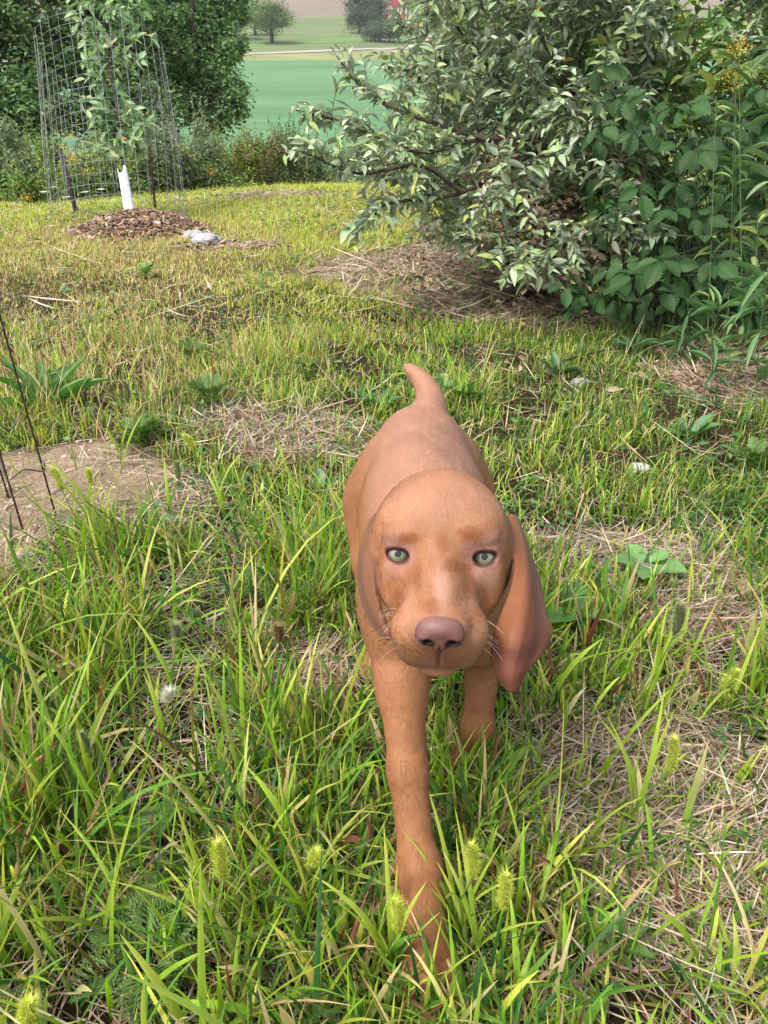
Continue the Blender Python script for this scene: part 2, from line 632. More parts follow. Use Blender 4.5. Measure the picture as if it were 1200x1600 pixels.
def build_puppy():
    root = empty('puppy', (.05, .70, 0), 'rust coloured short haired puppy with pale green eyes walking towards the camera through the grass', 'puppy')
    g = SDF(steps(-.09, [(-.045, .003), (.15, .0015), (.19, .002)]), steps(.325, [(.385, .0022), (.60, .0015), (.68, .0024), (1.13, .0034)]),
            steps(-.012, [(.05, .002), (.28, .0032), (.50, .0015)]))
    e, c = g.ell, g.cone
    # trunk
    e((.053, .765, .272), (.082, .165, .090), k=.03)
    e((.056, .658, .268), (.060, .075, .068), k=.04)
    e((.052, .875, .272), (.072, .120, .076), k=.05)
    e((.052, .955, .275), (.066, .076, .076), k=.04)
    c((.052, .660, .320), (.052, .965, .308), .040, .042, k=.04)
    # neck
    c((.052, .665, .295), H(0, -1.2, -7.0), .068, .053, k=.04)
    # shoulders
    e((.012, .660, .262), (.031, .060, .066), k=.03)
    e((.108, .665, .250), (.040, .065, .075), k=.03)
    # reaching foreleg
    c((.012, .645, .240), (.019, .585, .198), .030, .024, k=.03)
    c((.019, .585, .200), (.024, .520, .147), .0245, .0185, k=.02)
    c((.024, .520, .147), (.033, .456, .088), .0185, .0180, k=.015)
    e((.035, .456, .086), (.0198, .019, .025), k=.012)
    c((.035, .450, .082), (.043, .408, .036), .0205, .0215, k=.012)
    for i, (tx, ty) in enumerate(((-.019, .006), (-.0065, -.006), (.0075, -.006), (.020, .006))):
        e((.044 + tx, .386 + ty, .020), (.0095, .020, .0135), k=.008)
    e((.044, .400, .024), (.024, .024, .018), k=.01)
    # standing foreleg
    c((.112, .668, .225), (.118, .680, .175), .035, .026, k=.03)
    c((.118, .680, .175), (.114, .648, .085), .023, .0165, k=.015)
    e((.113, .645, .078), (.0185, .018, .022), k=.012)
    c((.113, .645, .075), (.106, .650, .030), .0165, .018, k=.012)
    for tx, ty in ((-.016, .004), (-.0055, -.006), (.006, -.006), (.017, .004)):
        e((.104 + tx, .634 + ty, .015), (.008, .017, .0115), k=.007)
    # hind legs
    for sx, kn, hk, pw, th in ((-.006, (-.012, .870, .165), (-.012, .885, .075), (-.012, .825, .016), (-.006, .935, .225)),
                               (.112, (.116, .915, .160), (.117, 1.015, .085), (.117, .985, .016), (.110, .960, .225))):
        e(th, (.040, .070, .080), k=.035)
        c(th, kn, .050, .032, k=.03)
        c(kn, hk, .027, .017, k=.02)
        p2 = np.array(pw) + np.array([0, .02, .01])
        c(hk, p2, .016, .016, k=.012)
        for tx, ty in ((-.014, .0), (-.005, -.008), (.005, -.008), (.014, .0)):
            e((pw[0] + tx, pw[1] + ty - .01, .014), (.0075, .017, .0115), k=.007)
        e(pw, (.019, .022, .015), k=.01)
    # tail
    tl = smooth_line([(.052, .985, .318), P(672, 643, 1.055), P(671, 618, 1.075), P(658, 594, 1.09), P(636, 573, 1.10)], 4)
    rr = np.interp(np.linspace(0, 1, len(tl)), [0, .25, .5, .75, 1], [.024, .0195, .0150, .0105, .0045])
    for i in range(len(tl) - 1):
        c(tl[i], tl[i + 1], rr[i], rr[i + 1], k=.010)
    # ---------------- head
    look0 = unit(CC - H(0, 0, 0))
    EA = {}
    for s in (-1, 1):
        a0 = unit(np.cross(HU, look0)); a1 = np.cross(look0, a0)
        r_ = -.13 * s
        EA[s] = np.array([a0 * math.cos(r_) - a1 * math.sin(r_), a1 * math.cos(r_) + a0 * math.sin(r_), look0])
    he = lambda p, r, k=.01, sub=False, ax=HAX: e(H(*p), np.array(r) * .01, ax, k, sub)
    hc = lambda a, b, ra, rb, k=.01, sub=False, sq=None: c(H(*a), H(*b), ra * .01, rb * .01, k, sub, sq)
    he((0, -.45, -5.2), (4.9, 4.35, 5.6), .02)
    for s in (-1, 1):
        he((s * 2.3, -1.0, -5.2), (2.7, 3.5, 4.2), .02)
    he((0, .6, -2.7), (4.0, 2.7, 2.4), .02)
    for s in (-1, 1):
        he((s * 3.0, -.7, -3.3), (2.6, 3.1, 3.3), .02)          # temples / cheek bone
        he((s * 2.9, -3.4, -3.3), (2.9, 2.9, 3.6), .02)          # cheeks
        he((s * 2.5, 1.45, -1.35), (1.5, .85, 1.1), .011)
        he((s * 2.0, 1.5, -.50), (.80, .5, .5), .008)
        he((s * 3.1, 1.25, -.75), (1.3, .45, .6), .008)        # brow
        e(H(s * 3.45, -.05, -.05) - look0 * .0125, (.0158, .0140, .0138), EA[s], .007)        # lids over the eyeball
    hc((0, -.6, -1.6), (0, -1.75, 5.9), 2.10, 1.55, .018)         # muzzle bridge
    he((0, .25, -1.3), (1.7, 1.3, 1.5), .018)
    for s in (-1, 1):
        he((s * 3.1, -2.4, -.2), (1.5, 1.8, 2.0), .014)
    for s in (-1, 1):
        hc((s * 1.7, -3.0, -1.0), (s * 1.80, -3.8, 5.1), 2.25, 1.98, .016)   # flews
        hc((s * 1.8, -5.0, 1.0), (s * 1.65, -5.75, 4.8), 1.85, 1.58, .012)
    he((0, -3.2, 6.2), (2.1, 1.9, 1.6), .012)
    for s in (-1, 1):
        he((s * 3.55, -1.35, .0), (1.2, .38, .75), .006)
        hc((s * 4.45, -1.5, -.8), (s * 3.9, -4.0, .9), .35, .45, .008)
    he((0, -5.0, 5.6), (1.7, 1.75, 1.35), .012)
    # skin folds: frown lines, stop, tear tracks, cheek folds
    for s in (-1, 1):
        he((s * 3.7, -2.9, -.1), (.9, 1.5, .9), .014)
    for s in (-1, 1):
        he((s * 4.15, -2.0, 2.9), (.9, 1.5, 1.3), .014, True)
    # mouth slit, then the jaw below it
    pts = [(-3.7, -6.4, 2.0), (-2.8, -7.0, 4.4), (-1.5, -7.15, 5.5), (-.55, -6.95, 6.0), (0, -6.75, 6.2), (.55, -6.95, 6.0), (1.5, -7.15, 5.5), (2.8, -7.0, 4.4), (3.7, -6.4, 2.0)]
    he((0, -7.65, 3.8), (1.9, 1.1, 1.7), .005)
    hc((0, -5.2, -2.0), (0, -6.9, 2.6), 2.3, 1.8, .010)
    for a, b in zip(pts[:-1], pts[1:]):
        hc(a, b, .16, .16, .004, True)
    hc((0, -3.4, 7.95), (0, -6.4, 6.4), .07, .07, .004, True)   # groove under the nose
    # seat for the nose leather
    he((0, -2.35, 7.0), (1.95, 1.45, 1.2), .006)
    # eye openings
    for s in (-1, 1):
        oc = H(s * 3.50, 0, .2)
        e(oc - EA[s][1] * .0006, (.0096, .0054, .016), EA[s], .0025, True)
        e(oc + EA[s][1] * .0057 - look0 * .0033, (.0125, .0030, .0050), EA[s], .003)
        a_ = oc - EA[s][0] * s * .0105 - EA[s][1] * .0016
        c(a_, oc - EA[s][0] * s * .006 - EA[s][1] * .0008, .0012, .0026, .002, True)
    # ---------------- ears
    def ear(rows, th):
        Rw = np.array([[P(*q) for q in r] for r in rows])
        Rw = np.array([smooth_line(r, 3) for r in Rw])
        gE = SDF(g.x, g.y, g.z)
        Rw = np.stack([smooth_line(Rw[:, j], 3) for j in range(Rw.shape[1])], 1)
        for i in range(Rw.shape[0] - 1):
            for j in range(Rw.shape[1] - 1):
                a, b, d, f = Rw[i, j], Rw[i, j + 1], Rw[i + 1, j + 1], Rw[i + 1, j]
                gE.tri(a, b, d, th, .0004); gE.tri(a, d, f, th, .0004)
        h_ = np.maximum(.004 - np.abs(g.V - gE.V), 0) / .004
        g.V = np.minimum(g.V, gE.V) - h_ * h_ * .001
        return Rw
    er = ear([[(790, 812, .662), (799, 806, .672), (808, 812, .690)],
              [(806, 860, .628), (818, 856, .640), (826, 862, .672)],
              [(803, 912, .606), (826, 908, .612), (843, 916, .650)],
              [(788, 955, .598), (822, 958, .592), (852, 962, .620)],
              [(775, 992, .594), (812, 1004, .580), (860, 990, .612)],
              [(770, 1022, .592), (804, 1034, .580), (842, 1024, .598)],
              [(775, 1050, .590), (800, 1058, .578), (822, 1046, .588)],
              [(788, 1070, .588), (801, 1078, .582), (812, 1068, .586)]], .0021)
    el = ear([[(596, 806, .662), (588, 806, .672), (579, 818, .690)],
              [(592, 855, .630), (577, 853, .640), (565, 860, .675)],
              [(588, 900, .608), (573, 898, .625), (562, 900, .665)],
              [(593, 938, .602), (579, 940, .620), (568, 938, .655)],
              [(602, 968, .600), (592, 972, .612), (580, 968, .640)],
              [(609, 992, .602), (604, 995, .608), (596, 990, .625)]], .0026)
    # crease where each ear folds away from the cheek
    def hit(px, py):
        for D in np.arange(.55, .78, .0006):
            p = P(px, py, D)
            ii = [min(max(int(np.searchsorted(a_, v_)), 0), len(a_) - 1) for a_, v_ in zip((g.x, g.y, g.z), p)]
            if g.V[ii[0], ii[1], ii[2]] < 0: return p
        return None
    for path in ([(596, 822), (592, 842), (589, 862), (588, 884), (589, 906), (593, 930), (599, 955), (606, 978)],):
        gp = [hit(*q) for q in path]
        gp = [q + CF * .0012 for q in gp if q is not None]
        for a_, b_ in zip(gp[:-1], gp[1:]):
            if np.linalg.norm(b_ - a_) < .03: c(a_, b_, .0022, .0022, .003, True)
    V, F = g.mesh(2)
    N = normals(V, F)
    # ---------------- colours (coat markings, bare skin, darker mouth line and nose groove)
    q = (V - EYEC) * 100
    hr, hu, hf = q @ HR, q @ HU, q @ HF
    n1 = fnoise(V[:, 0] + V[:, 1] * .5, V[:, 2], 70, 3); n2 = fnoise(V[:, 1], V[:, 2] - V[:, 0], 25, 9)
    coat = np.array([.300, .136, .064])
    C = np.repeat(coat[None], len(V), 0)

    def blend(mask, col, ):
        nonlocal C
        m = np.clip(mask, 0, 1)[:, None]
        C = C * (1 - m) + np.array(col) * m

    def blob(cr, cu, cf, rr_, ru, rf, soft=1.0):
        d = np.sqrt(((hr - cr) / rr_) ** 2 + ((hu - cu) / ru) ** 2 + ((hf - cf) / rf) ** 2)
        return np.clip((1.15 - d) / (.5 * soft), 0, 1)
    y, z = V[:, 1], V[:, 2]
    inh = (hf > -9.5) & (y < .66) & (z > .27)
    # paler and pinker tone towards the top of the back
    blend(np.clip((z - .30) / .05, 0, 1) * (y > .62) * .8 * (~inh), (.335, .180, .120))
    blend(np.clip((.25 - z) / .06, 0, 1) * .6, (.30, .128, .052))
    blend(blob(0, 3.3, -3.5, 5.2, 2.6, 4.5, 1.8) * .8, (.36, .175, .105))            # forehead
    blend(blob(0, -1.2, 3.2, 1.0, 1.6, 3.6, 1.4) * .7, (.37, .185, .130))     # stripe on the bridge
    for s in (-1, 1):
        blend(blob(s * 2.3 + .15 * (s < 0) * -1, 1.55, -.1, .62, .42, 2.0, 1.5) * .95, (.21, .052, .012))   # brow spots
        blend(blob(s * 3.5, -.1, .2, 1.75, 1.2, 1.4, 1.2) * .85, (.27, .128, .108))   # bare skin round the eyes
        blend(blob(s * 3.5, .02, .2, 1.02, .62, 1.5, .30) * .95, (.060, .022, .018))
        blend(blob(s * 3.5, .75, -.2, 1.3, .28, 1.5, .5) * .45, (.23, .085, .05))
        blend(blob(s * 3.3, -1.9, .3, 1.6, .9, 1.4) * .4, (.42, .22, .145))
        blend(blob(s * 2.4, -1.6, 1.6, .6, .9, 1.4) * .55, (.24, .075, .03))
        blend(blob(s * 2.7, -3.4, 3.6, 1.0, 1.0, 1.6) * .5, (.24, .08, .03))
        blend(blob(s * 1.9, -4.2, 5.6, 1.6, 1.2, 1.6, 1.4) * .45, (.42, .21, .12))
    blend(blob(0, 0.6, 0.0, .7, 1.6, 1.6, 1.5) * .5, (.26, .09, .035))
    blend(blob(0, -2.6, 7.2, 2.3, 1.6, 1.6, .8) * .7, (.29, .125, .095))
    lips = np.exp(-((hu + 6.6 - .12 * hr ** 2 * .15) / .35) ** 2) * (hf > 4.0) * inh
    blend(lips * .9, (.17, .075, .06))
    blend(np.exp(-(hr / .18) ** 2) * (hu < -3.3) * (hu > -5.8) * (hf > 5.6) * .8, (.16, .07, .06))
    blend((hu < -6.3) * (hf > 2) * inh * .4, (.42, .22, .13))

    n3 = fnoise(V[:, 0] * 1.5, V[:, 2] + V[:, 1] * .3, 110, 13)
    def near(Rw, m=.0042):
        pts = Rw.reshape(-1, 3); dmin = np.full(len(V), 9.0)
        lo = pts.min(0) - .01; hi = pts.max(0) + .01
        sel = np.nonzero(((V > lo) & (V < hi)).all(1))[0]
        Rw = np.stack([smooth_line(Rw[:, j_], 2) for j_ in range(Rw.shape[1])], 1); Rw = np.array([smooth_line(r_, 2) for r_ in Rw])
        for p in np.concatenate([Rw.reshape(-1, 3), ((Rw[1:] + Rw[:-1]) / 2).reshape(-1, 3), ((Rw[:, 1:] + Rw[:, :-1]) / 2).reshape(-1, 3)]):
            d = np.linalg.norm(V[sel] - p, axis=1)
            dmin[sel] = np.minimum(dmin[sel], d)
        return np.clip((m * 1.6 - dmin) / (m * .8), 0, 1)
    e1 = near(er, .0045); e2 = near(el, .0040)
    # distance behind the ear's front edge decides how dark and mauve it is
    epx = er[:, 0]
    iz = np.interp(-z, -epx[:, 2], epx[:, 0])
    strip = np.clip((.013 - (V[:, 0] - iz)) / .006, 0, 1) * np.clip((z - er[:, 0, 2].mean()) / .02 + .5, 0, 1)
    blend(e1 * .95 * (1 - strip * .85), (.118, .043, .029)); blend(e1 * strip * .8, (.195, .074, .034))
    blend(e2 * .9, (.155, .062, .036))
    # coat markings and paler or darker patches of the face, measured on the photograph and fixed to the skin
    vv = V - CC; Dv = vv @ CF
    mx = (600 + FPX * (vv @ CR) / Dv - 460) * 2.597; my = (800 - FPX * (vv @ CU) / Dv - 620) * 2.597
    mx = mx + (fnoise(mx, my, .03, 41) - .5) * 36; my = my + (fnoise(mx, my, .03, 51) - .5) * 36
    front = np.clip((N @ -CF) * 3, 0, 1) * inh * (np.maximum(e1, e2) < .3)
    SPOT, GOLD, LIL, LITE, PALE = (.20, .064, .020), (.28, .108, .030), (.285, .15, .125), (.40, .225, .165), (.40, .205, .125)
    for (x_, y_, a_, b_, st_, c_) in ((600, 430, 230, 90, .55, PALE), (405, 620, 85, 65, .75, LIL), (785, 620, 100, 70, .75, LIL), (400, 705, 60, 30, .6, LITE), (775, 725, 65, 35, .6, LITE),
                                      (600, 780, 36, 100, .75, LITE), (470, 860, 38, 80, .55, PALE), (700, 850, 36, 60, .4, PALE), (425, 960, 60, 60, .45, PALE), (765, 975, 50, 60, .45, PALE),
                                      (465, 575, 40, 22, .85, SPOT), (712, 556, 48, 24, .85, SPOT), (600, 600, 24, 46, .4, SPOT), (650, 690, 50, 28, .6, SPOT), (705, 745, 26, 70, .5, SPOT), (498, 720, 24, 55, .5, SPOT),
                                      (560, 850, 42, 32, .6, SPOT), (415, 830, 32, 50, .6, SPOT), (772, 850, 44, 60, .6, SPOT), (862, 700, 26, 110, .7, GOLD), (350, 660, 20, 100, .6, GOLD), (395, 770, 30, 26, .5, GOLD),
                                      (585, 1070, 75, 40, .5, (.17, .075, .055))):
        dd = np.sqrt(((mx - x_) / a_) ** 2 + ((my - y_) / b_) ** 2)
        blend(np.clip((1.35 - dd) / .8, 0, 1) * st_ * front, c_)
    for s in (-1, 1):
        blend(blob(s * 3.5, .02, .2, 1.02, .62, 1.5, .30) * .95, (.060, .022, .018))
    n4 = fnoise(hr * .55 + 3, hu * .55 + hf * .3, 1.0, 17)
    face = np.clip(inh * (hf > -2.5) * (hu < 2.5), 0, 1)
    blend(np.clip((n4 - .52) * 6, 0, 1) * face * .22, (.21, .070, .026))
    blend(np.clip((.44 - n4) * 6, 0, 1) * face * .22, (.36, .175, .100))
    C *= .94
    C *= (.90 + .20 * n1)[:, None] * (.84 + .32 * n2)[:, None] * (.92 + .16 * n3)[:, None]
    body_m, nt, out, b = new_mat('short_coat')
    ca = attr(nt)
    f = noise_fac(nt, 1100, 3, .3, .7)
    cc = mix(nt, f, mix(nt, 1.0, ca, (.90, .86, .84), 'MULTIPLY'), ca)
    nt.links.new(cc, b.inputs['Base Color'])
    b.inputs['Roughness'].default_value = .6
    b.inputs['Specular IOR Level'].default_value = .14
    b.inputs['Sheen Weight'].default_value = .05
    b.inputs['Sheen Roughness'].default_value = .4
    b.inputs['Subsurface Weight'].default_value = .0
    b.inputs['Subsurface Radius'].default_value = (.006, .002, .001)
    bump(nt, b, f, .12, .0003)
    mesh_obj('body', V, F, body_m, root, C)
    # ---------------- fine coat hairs
    tri_area = np.linalg.norm(np.cross(V[F[:, 2]] - V[F[:, 0]], V[F[:, 3]] - V[F[:, 1]]), axis=1)
    cent = V[F].mean(1)
    vis = np.ones(len(F))
    p = tri_area / tri_area.sum()
    NH = 260000
    pick_ = rng.choice(len(F), NH, p=p)
    uv = rng.random((NH, 4)) ** 1; uv /= uv.sum(1, keepdims=True)
    hp = (V[F[pick_]] * uv[:, :, None]).sum(1)
    hn = unit((N[F[pick_]] * uv[:, :, None]).sum(1)); hcol = (C[F[pick_]] * uv[:, :, None]).sum(1)
    qh = (hp - EYEC) * 100; ehf, ehu, ehr = qh @ HF, qh @ HU, qh @ HR
    inhead = (ehf > -9) & (hp[:, 1] < .62) & (hp[:, 2] > .28)
    flow = np.where(inhead[:, None], -HF[None] * 1.0 + np.array([0, 0, .2]), np.array([0, .8, -.5])[None])
    flow = flow + rng.normal(0, .13, (NH, 3))
    lowleg = (hp[:, 2] < .17)[:, None]
    flow = np.where(lowleg, np.array([0, .2, -1.0]) + rng.normal(0, .2, (NH, 3)), flow)
    tg = unit(flow - (flow * hn).sum(1, keepdims=True) * hn)
    L = np.where(inhead, .0028, .0044) * np.exp(rng.normal(0, .25, NH))
    eye_or_nose = np.zeros(NH, bool)
    for s in (-1, 1):
        eye_or_nose |= ((ehr - s * 3.5) / 1.25) ** 2 + (ehu / .9) ** 2 + ((ehf - .2) / 1.4) ** 2 < 1
    eye_or_nose |= (ehr / 2.2) ** 2 + ((ehu + 2.4) / 1.5) ** 2 + ((ehf - 7.6) / 1.5) ** 2 < 1
    em_ = np.maximum(e1, e2)
    ok = ~eye_or_nose & (em_[F[pick_]].max(1) < .2)
    hp, hn, tg, L, hcol = hp[ok], hn[ok], tg[ok], L[ok], hcol[ok]
    sd_ = unit(np.cross(tg, hn)) * .00009
    tip = hp + tg * (L * .93)[:, None] + hn * (L * .13)[:, None]
    midp = hp + tg * (L * .5)[:, None] + hn * (L * .10)[:, None]
    HV = np.stack([hp - sd_ + 0, hp + sd_, midp + sd_ * .8, tip, midp - sd_ * .8], 1).reshape(-1, 3)
    k = np.arange(len(hp))[:, None] * 5
    HFc = k + np.array([[0, 1, 2, 3, 4]])
    hc_ = np.repeat(hcol * (1 + rng.normal(0, .06, (len(hp), 1))) * 1.02, 5, 0)
    hm, nt, out, b = new_mat('coat_hair')
    nt.links.new(attr(nt), b.inputs['Base Color']); b.inputs['Roughness'].default_value = .5; b.inputs['Specular IOR Level'].default_value = .25
    mesh_obj('coat_hair', HV, HFc, hm, root, np.clip(hc_, 0, .9))

    # ---------------- nose leather
    gn = SDF(*[np.arange(cn - .026, cn + .026, .00065) for cn in H(0, -2.4, 7.9)])
    ne = lambda p, r, k=.004, sub=False: gn.ell(H(*p), np.array(r) * .01, HAX, k, sub)
    ne((0, -1.95, 7.55), (1.62, .95, 1.15), .004)
    for s in (-1, 1):
        ne((s * 1.05, -2.55, 7.75), (.80, .68, .95), .005)
    ne((0, -2.9, 7.75), (.75, .70, .95), .005)
    gn.cone(H(0, -3.2, 8.2), H(0, -3.9, 7.6), .0035, .0025, .003)
    for s in (-1, 1):
        gn.cone(H(s * .80, -2.75, 8.85), H(s * 1.0, -2.60, 8.25), .0026, .0026, .002, True)
        gn.cone(H(s * 1.15, -2.80, 8.75), H(s * 1.70, -2.62, 8.1), .0012, .0009, .002, True)
    gn.cone(H(0, -2.5, 9.02), H(0, -3.9, 8.1), .0006, .0009, .0015, True)
    NV, NF = gn.mesh(1)
    qn = (NV - EYEC) * 100
    nr, nu, nf = qn @ HR, qn @ HU, qn @ HF
    nc = np.repeat(np.array([[.115, .048, .040]]), len(NV), 0)
    top = np.clip((nu + 2.2) / .8, 0, 1)[:, None]
    nc = nc * (1 - top) + np.array([.155, .070, .058]) * top
    for s in (-1, 1):
        dd = np.sqrt(((nr - s * .95) / .60) ** 2 + ((nu + 2.72) / .40) ** 2)
        mk = np.clip((1.25 - dd) / .4, 0, 1)[:, None]
        nc = nc * (1 - mk) + np.array([.02, .008, .008]) * mk
    mk = (np.exp(-(nr / .16) ** 2) * (nu < -2.3))[:, None] * .7
    nc = nc * (1 - mk) + np.array([.10, .04, .035]) * mk
    nm, nt, out, b = new_mat('nose_leather')
    v = nt.nodes.new('ShaderNodeTexVoronoi'); v.inputs['Scale'].default_value = 900
    tcn = nt.nodes.new('ShaderNodeTexCoord'); nt.links.new(tcn.outputs['Object'], v.inputs['Vector'])
    nt.links.new(attr(nt), b.inputs['Base Color']); b.inputs['Roughness'].default_value = .5; b.inputs['Specular IOR Level'].default_value = .35
    bump(nt, b, v.outputs['Distance'], .35, .0005)
    mesh_obj('nose', NV, NF, nm, root, nc)

    # ---------------- eyes
    def dome(centre, ax, rad, ang, nseg=48, nring=16, rr0=0.0, flat=1.0):
        th = np.linspace(rr0, ang, nring); ph = np.arange(nseg) / nseg * 2 * math.pi
        X = np.sin(th)[:, None] * np.cos(ph); Y = np.sin(th)[:, None] * np.sin(ph); Z = np.cos(th)[:, None] * np.ones(nseg)
        Vd = centre + rad * (X[..., None] * ax[0] + Y[..., None] * ax[1] + flat * Z[..., None] * ax[2])
        Vd = Vd.reshape(-1, 3)
        i = np.arange(nring - 1)[:, None] * nseg; j = np.arange(nseg)[None]
        Fd = np.stack([i + j, i + nseg + j, i + nseg + (j + 1) % nseg, i + (j + 1) % nseg], -1).reshape(-1, 4)
        return Vd, Fd, th.repeat(nseg), np.tile(ph, nring)
    em, nt, out, b = new_mat('eye_surface')
    nt.links.new(attr(nt), b.inputs['Base Color']); b.inputs['Roughness'].default_value = .08
    b.inputs['Coat Weight'].default_value = .6; b.inputs['Coat Roughness'].default_value = .02
    pm, nt, out, b = new_mat('pupil_black')
    b.inputs['Base Color'].default_value = (.006, .006, .006, 1); b.inputs['Roughness'].default_value = .05
    for s in (-1, 1):
        look = look0
        ec = H(s * 3.50, -.03, .12) - look * .0118
        ax = np.array([unit(np.cross(CU, look)), CU, look]); ax[1] = np.cross(look, ax[0])
        ball, bf, th, ph = dome(ec, ax, .0112, math.pi * .98, nring=40)
        cb = np.where((th < .66)[:, None], np.array([.03, .02, .015]), np.array([.16, .08, .065]))
        eo = mesh_obj('eye', ball, bf, em, root, cb)
        iv, if_, th, ph = dome(ec, ax, .01135, .68, nseg=96, nring=14, rr0=.20)
        t = th / .68
        strk = .85 + .25 * vnoise(ph * 14, th * 3, 1, 2)
        ci = np.array([.150, .155, .098]) * np.clip(1.1 - .35 * (t > .86) - .2 * (t < .42), .3, 1.2)[:, None] * strk[:, None]
        ci = np.where((t > .88)[:, None], np.array([.09, .08, .05]), ci)
        io = mesh_obj('iris', iv + 0 - np.array(eo.parent.location), if_, em, None, ci)
        io.parent = eo
        pv, pf, _, _ = dome(ec, ax, .0114, .25, nseg=32, nring=6)
        po = mesh_obj('pupil', pv - np.array(eo.parent.location), pf, pm, None)
        po.parent = eo
    # ---------------- whiskers
    wm, nt, out, b = new_mat('whisker_hair')
    b.inputs['Base Color'].default_value = (.62, .52, .42, 1); b.inputs['Roughness'].default_value = .4
    wr = np.random.default_rng(5)
    for s in (-1, 1):
        mb = MB()
        for i in range(13):
            a = H(s * wr.uniform(2.2, 3.3), wr.uniform(-4.8, -3.0), wr.uniform(3.5, 5.9))
            d = HR * s * wr.uniform(.5, 1) + HU * wr.uniform(-.5, .15) + HF * wr.uniform(-.3, .5)
            Lw = wr.uniform(.015, .032)
            tube(mb, smooth_line([a, a + d * Lw * .5, a + d * Lw * .9 - HU * Lw * .2], 3), np.linspace(.00016, .00005, 7), (.6, .5, .4), 3, False)
        mb.build('whiskers', wm, root)
    # ---------------- collar
    mb = MB()
    cn = np.array([.051, .640, .318]); axn = unit(H(0, -1.2, -7.0) - np.array([.052, .665, .295]))
    u1 = HR - (HR @ axn) * axn; u1 = unit(u1); u2 = np.cross(axn, u1)
    th = np.linspace(0, 2 * math.pi, 73)[:-1]
    prof = [(.0030, -.005), (.0045, -.004), (.0045, .004), (.0030, .005), (-.001, .005), (-.001, -.005)]
    cn = np.array([.052, .665, .295]) + axn * .062
    Rr = .0635
    Vc = np.array([[cn + (Rr + a) * (math.cos(t) * u1 + math.sin(t) * u2) + b_ * axn for a, b_ in prof] for t in th]).reshape(-1, 3)
    m = len(prof); i = np.arange(72)[:, None] * m; j = np.arange(m)[None]
    i2 = ((np.arange(72) + 1) % 72)[:, None] * m
    Fc = np.stack([i + j, i2 + j, i2 + (j + 1) % m, i + (j + 1) % m], -1).reshape(-1, 4)
    cm, nt, out, b = new_mat('woven_collar')
    b.inputs['Base Color'].default_value = (.55, .04, .22, 1); b.inputs['Roughness'].default_value = .7
    f = noise_fac(nt, 900, 2); bump(nt, b, f, .4, .0005)
    col = mesh_obj('collar', Vc, Fc, cm, root)
    return root


PUPPY = build_puppy()


# ------------------------------------------------------------------ grass
def blades(base, h, w, yaw, lean, bend, c0, c1, K=4, fold=0.0, twist=None):
    N = len(base)
    d = np.stack([np.cos(yaw), np.sin(yaw), np.zeros(N)], -1)
    side0 = np.stack([-np.sin(yaw), np.cos(yaw), np.zeros(N)], -1)
    up = np.array([0, 0, 1.0])
    ts = np.linspace(0, 1, K + 1)
    p = base.astype(float).copy()
    rows = []; cols = []
    if twist is None: twist = rng.normal(0, .5, N)
    for i, t in enumerate(ts):
        th = lean + bend * t ** 1.3
        tang = np.sin(th)[:, None] * d + np.cos(th)[:, None] * up
        nrm = np.cos(th)[:, None] * d - np.sin(th)[:, None] * up
        if i: p = p + tang * (h / K)[:, None]
        tw = twist * t
        side = side0 * np.cos(tw)[:, None] + nrm * np.sin(tw)[:, None]
        n2 = -side0 * np.sin(tw)[:, None] + nrm * np.cos(tw)[:, None]
        ww = (w * (.55 + .9 * t if t < .5 else 1.0) * (1 - t ** 2.2) ** .8 * .5)
        ww = np.maximum(ww, w * .02)[:, None]
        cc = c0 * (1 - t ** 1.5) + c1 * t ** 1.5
        if fold:
            rows += [p - side * ww + n2 * ww * fold, p, p + side * ww + n2 * ww * fold]
            cols += [cc, cc * .9, cc]
        else:
            rows += [p - side * ww, p + side * ww]
            cols += [cc, cc]
    R = np.stack(rows, 1); C = np.stack(cols, 1)
    per = R.shape[1]; m = 3 if fold else 2
    q = []
    for i in range(K):
        for j in range(m - 1):
            a = i * m + j
            q.append([a, a + 1, a + m + 1, a + m])
    q = np.array(q)
    F = (np.arange(N)[:, None, None] * per + q[None]).reshape(-1, 4)
    return R.reshape(-1, 3), F, C.reshape(-1, 3)


G_BRIGHT = np.array([.25, .40, .035]); G_MID = np.array([.11, .24, .030]); G_DARK = np.array([.040, .115, .028])
G_YEL = np.array([.50, .54, .10]); G_TAN = np.array([.64, .50, .26]); G_RED = np.array([.22, .075, .05]); G_BLUE = np.array([.09, .17, .08])
G_BROWN = np.array([.20, .12, .06])


def pick(N, cols, w):
    cols = np.array(cols); w = np.array(w, dtype=float)
    if w.ndim == 1:
        i = rng.choice(len(cols), N, p=w / w.sum())
    else:
        w = w / w.sum(1, keepdims=True); cw = np.cumsum(w, 1)
        i = (rng.random(N)[:, None] > cw).sum(1).clip(0, len(cols) - 1)
    return cols[i] * (1 + rng.normal(0, .13, (N, 1))) * (1 + rng.normal(0, .06, (N, 3)))


def scatter(y0, y1, dens, margin=.45, slope=.56):
    ys = []
    hw = lambda y: .25 + y * slope + margin
    amax = hw(y1)
    n = int(dens * (y1 - y0) * 2 * amax)
    y = rng.uniform(y0, y1, n); x = rng.uniform(-amax, amax, n)
    k = np.abs(x) < hw(y)
    return x[k], y[k]


PAW_SPOTS = [(.045, .392, .027), (.035, .45, .022), (.113, .640, .018), (-.012, .80, .035), (.117, .99, .035)]


def keep_clear(x, y, r=1.0):
    k = np.ones(len(x), bool)
    for a, b, c in PAW_SPOTS:
        k &= (x - a) ** 2 + (y - b) ** 2 > (c * r) ** 2
    return k


def bush_shade(x, y):      # where the hedge stands almost nothing grows
    return np.clip((x - .95) / .35, 0, 1) * np.clip((y - 2.25) / .4, 0, 1) * np.clip((6.5 - y), 0, 1)


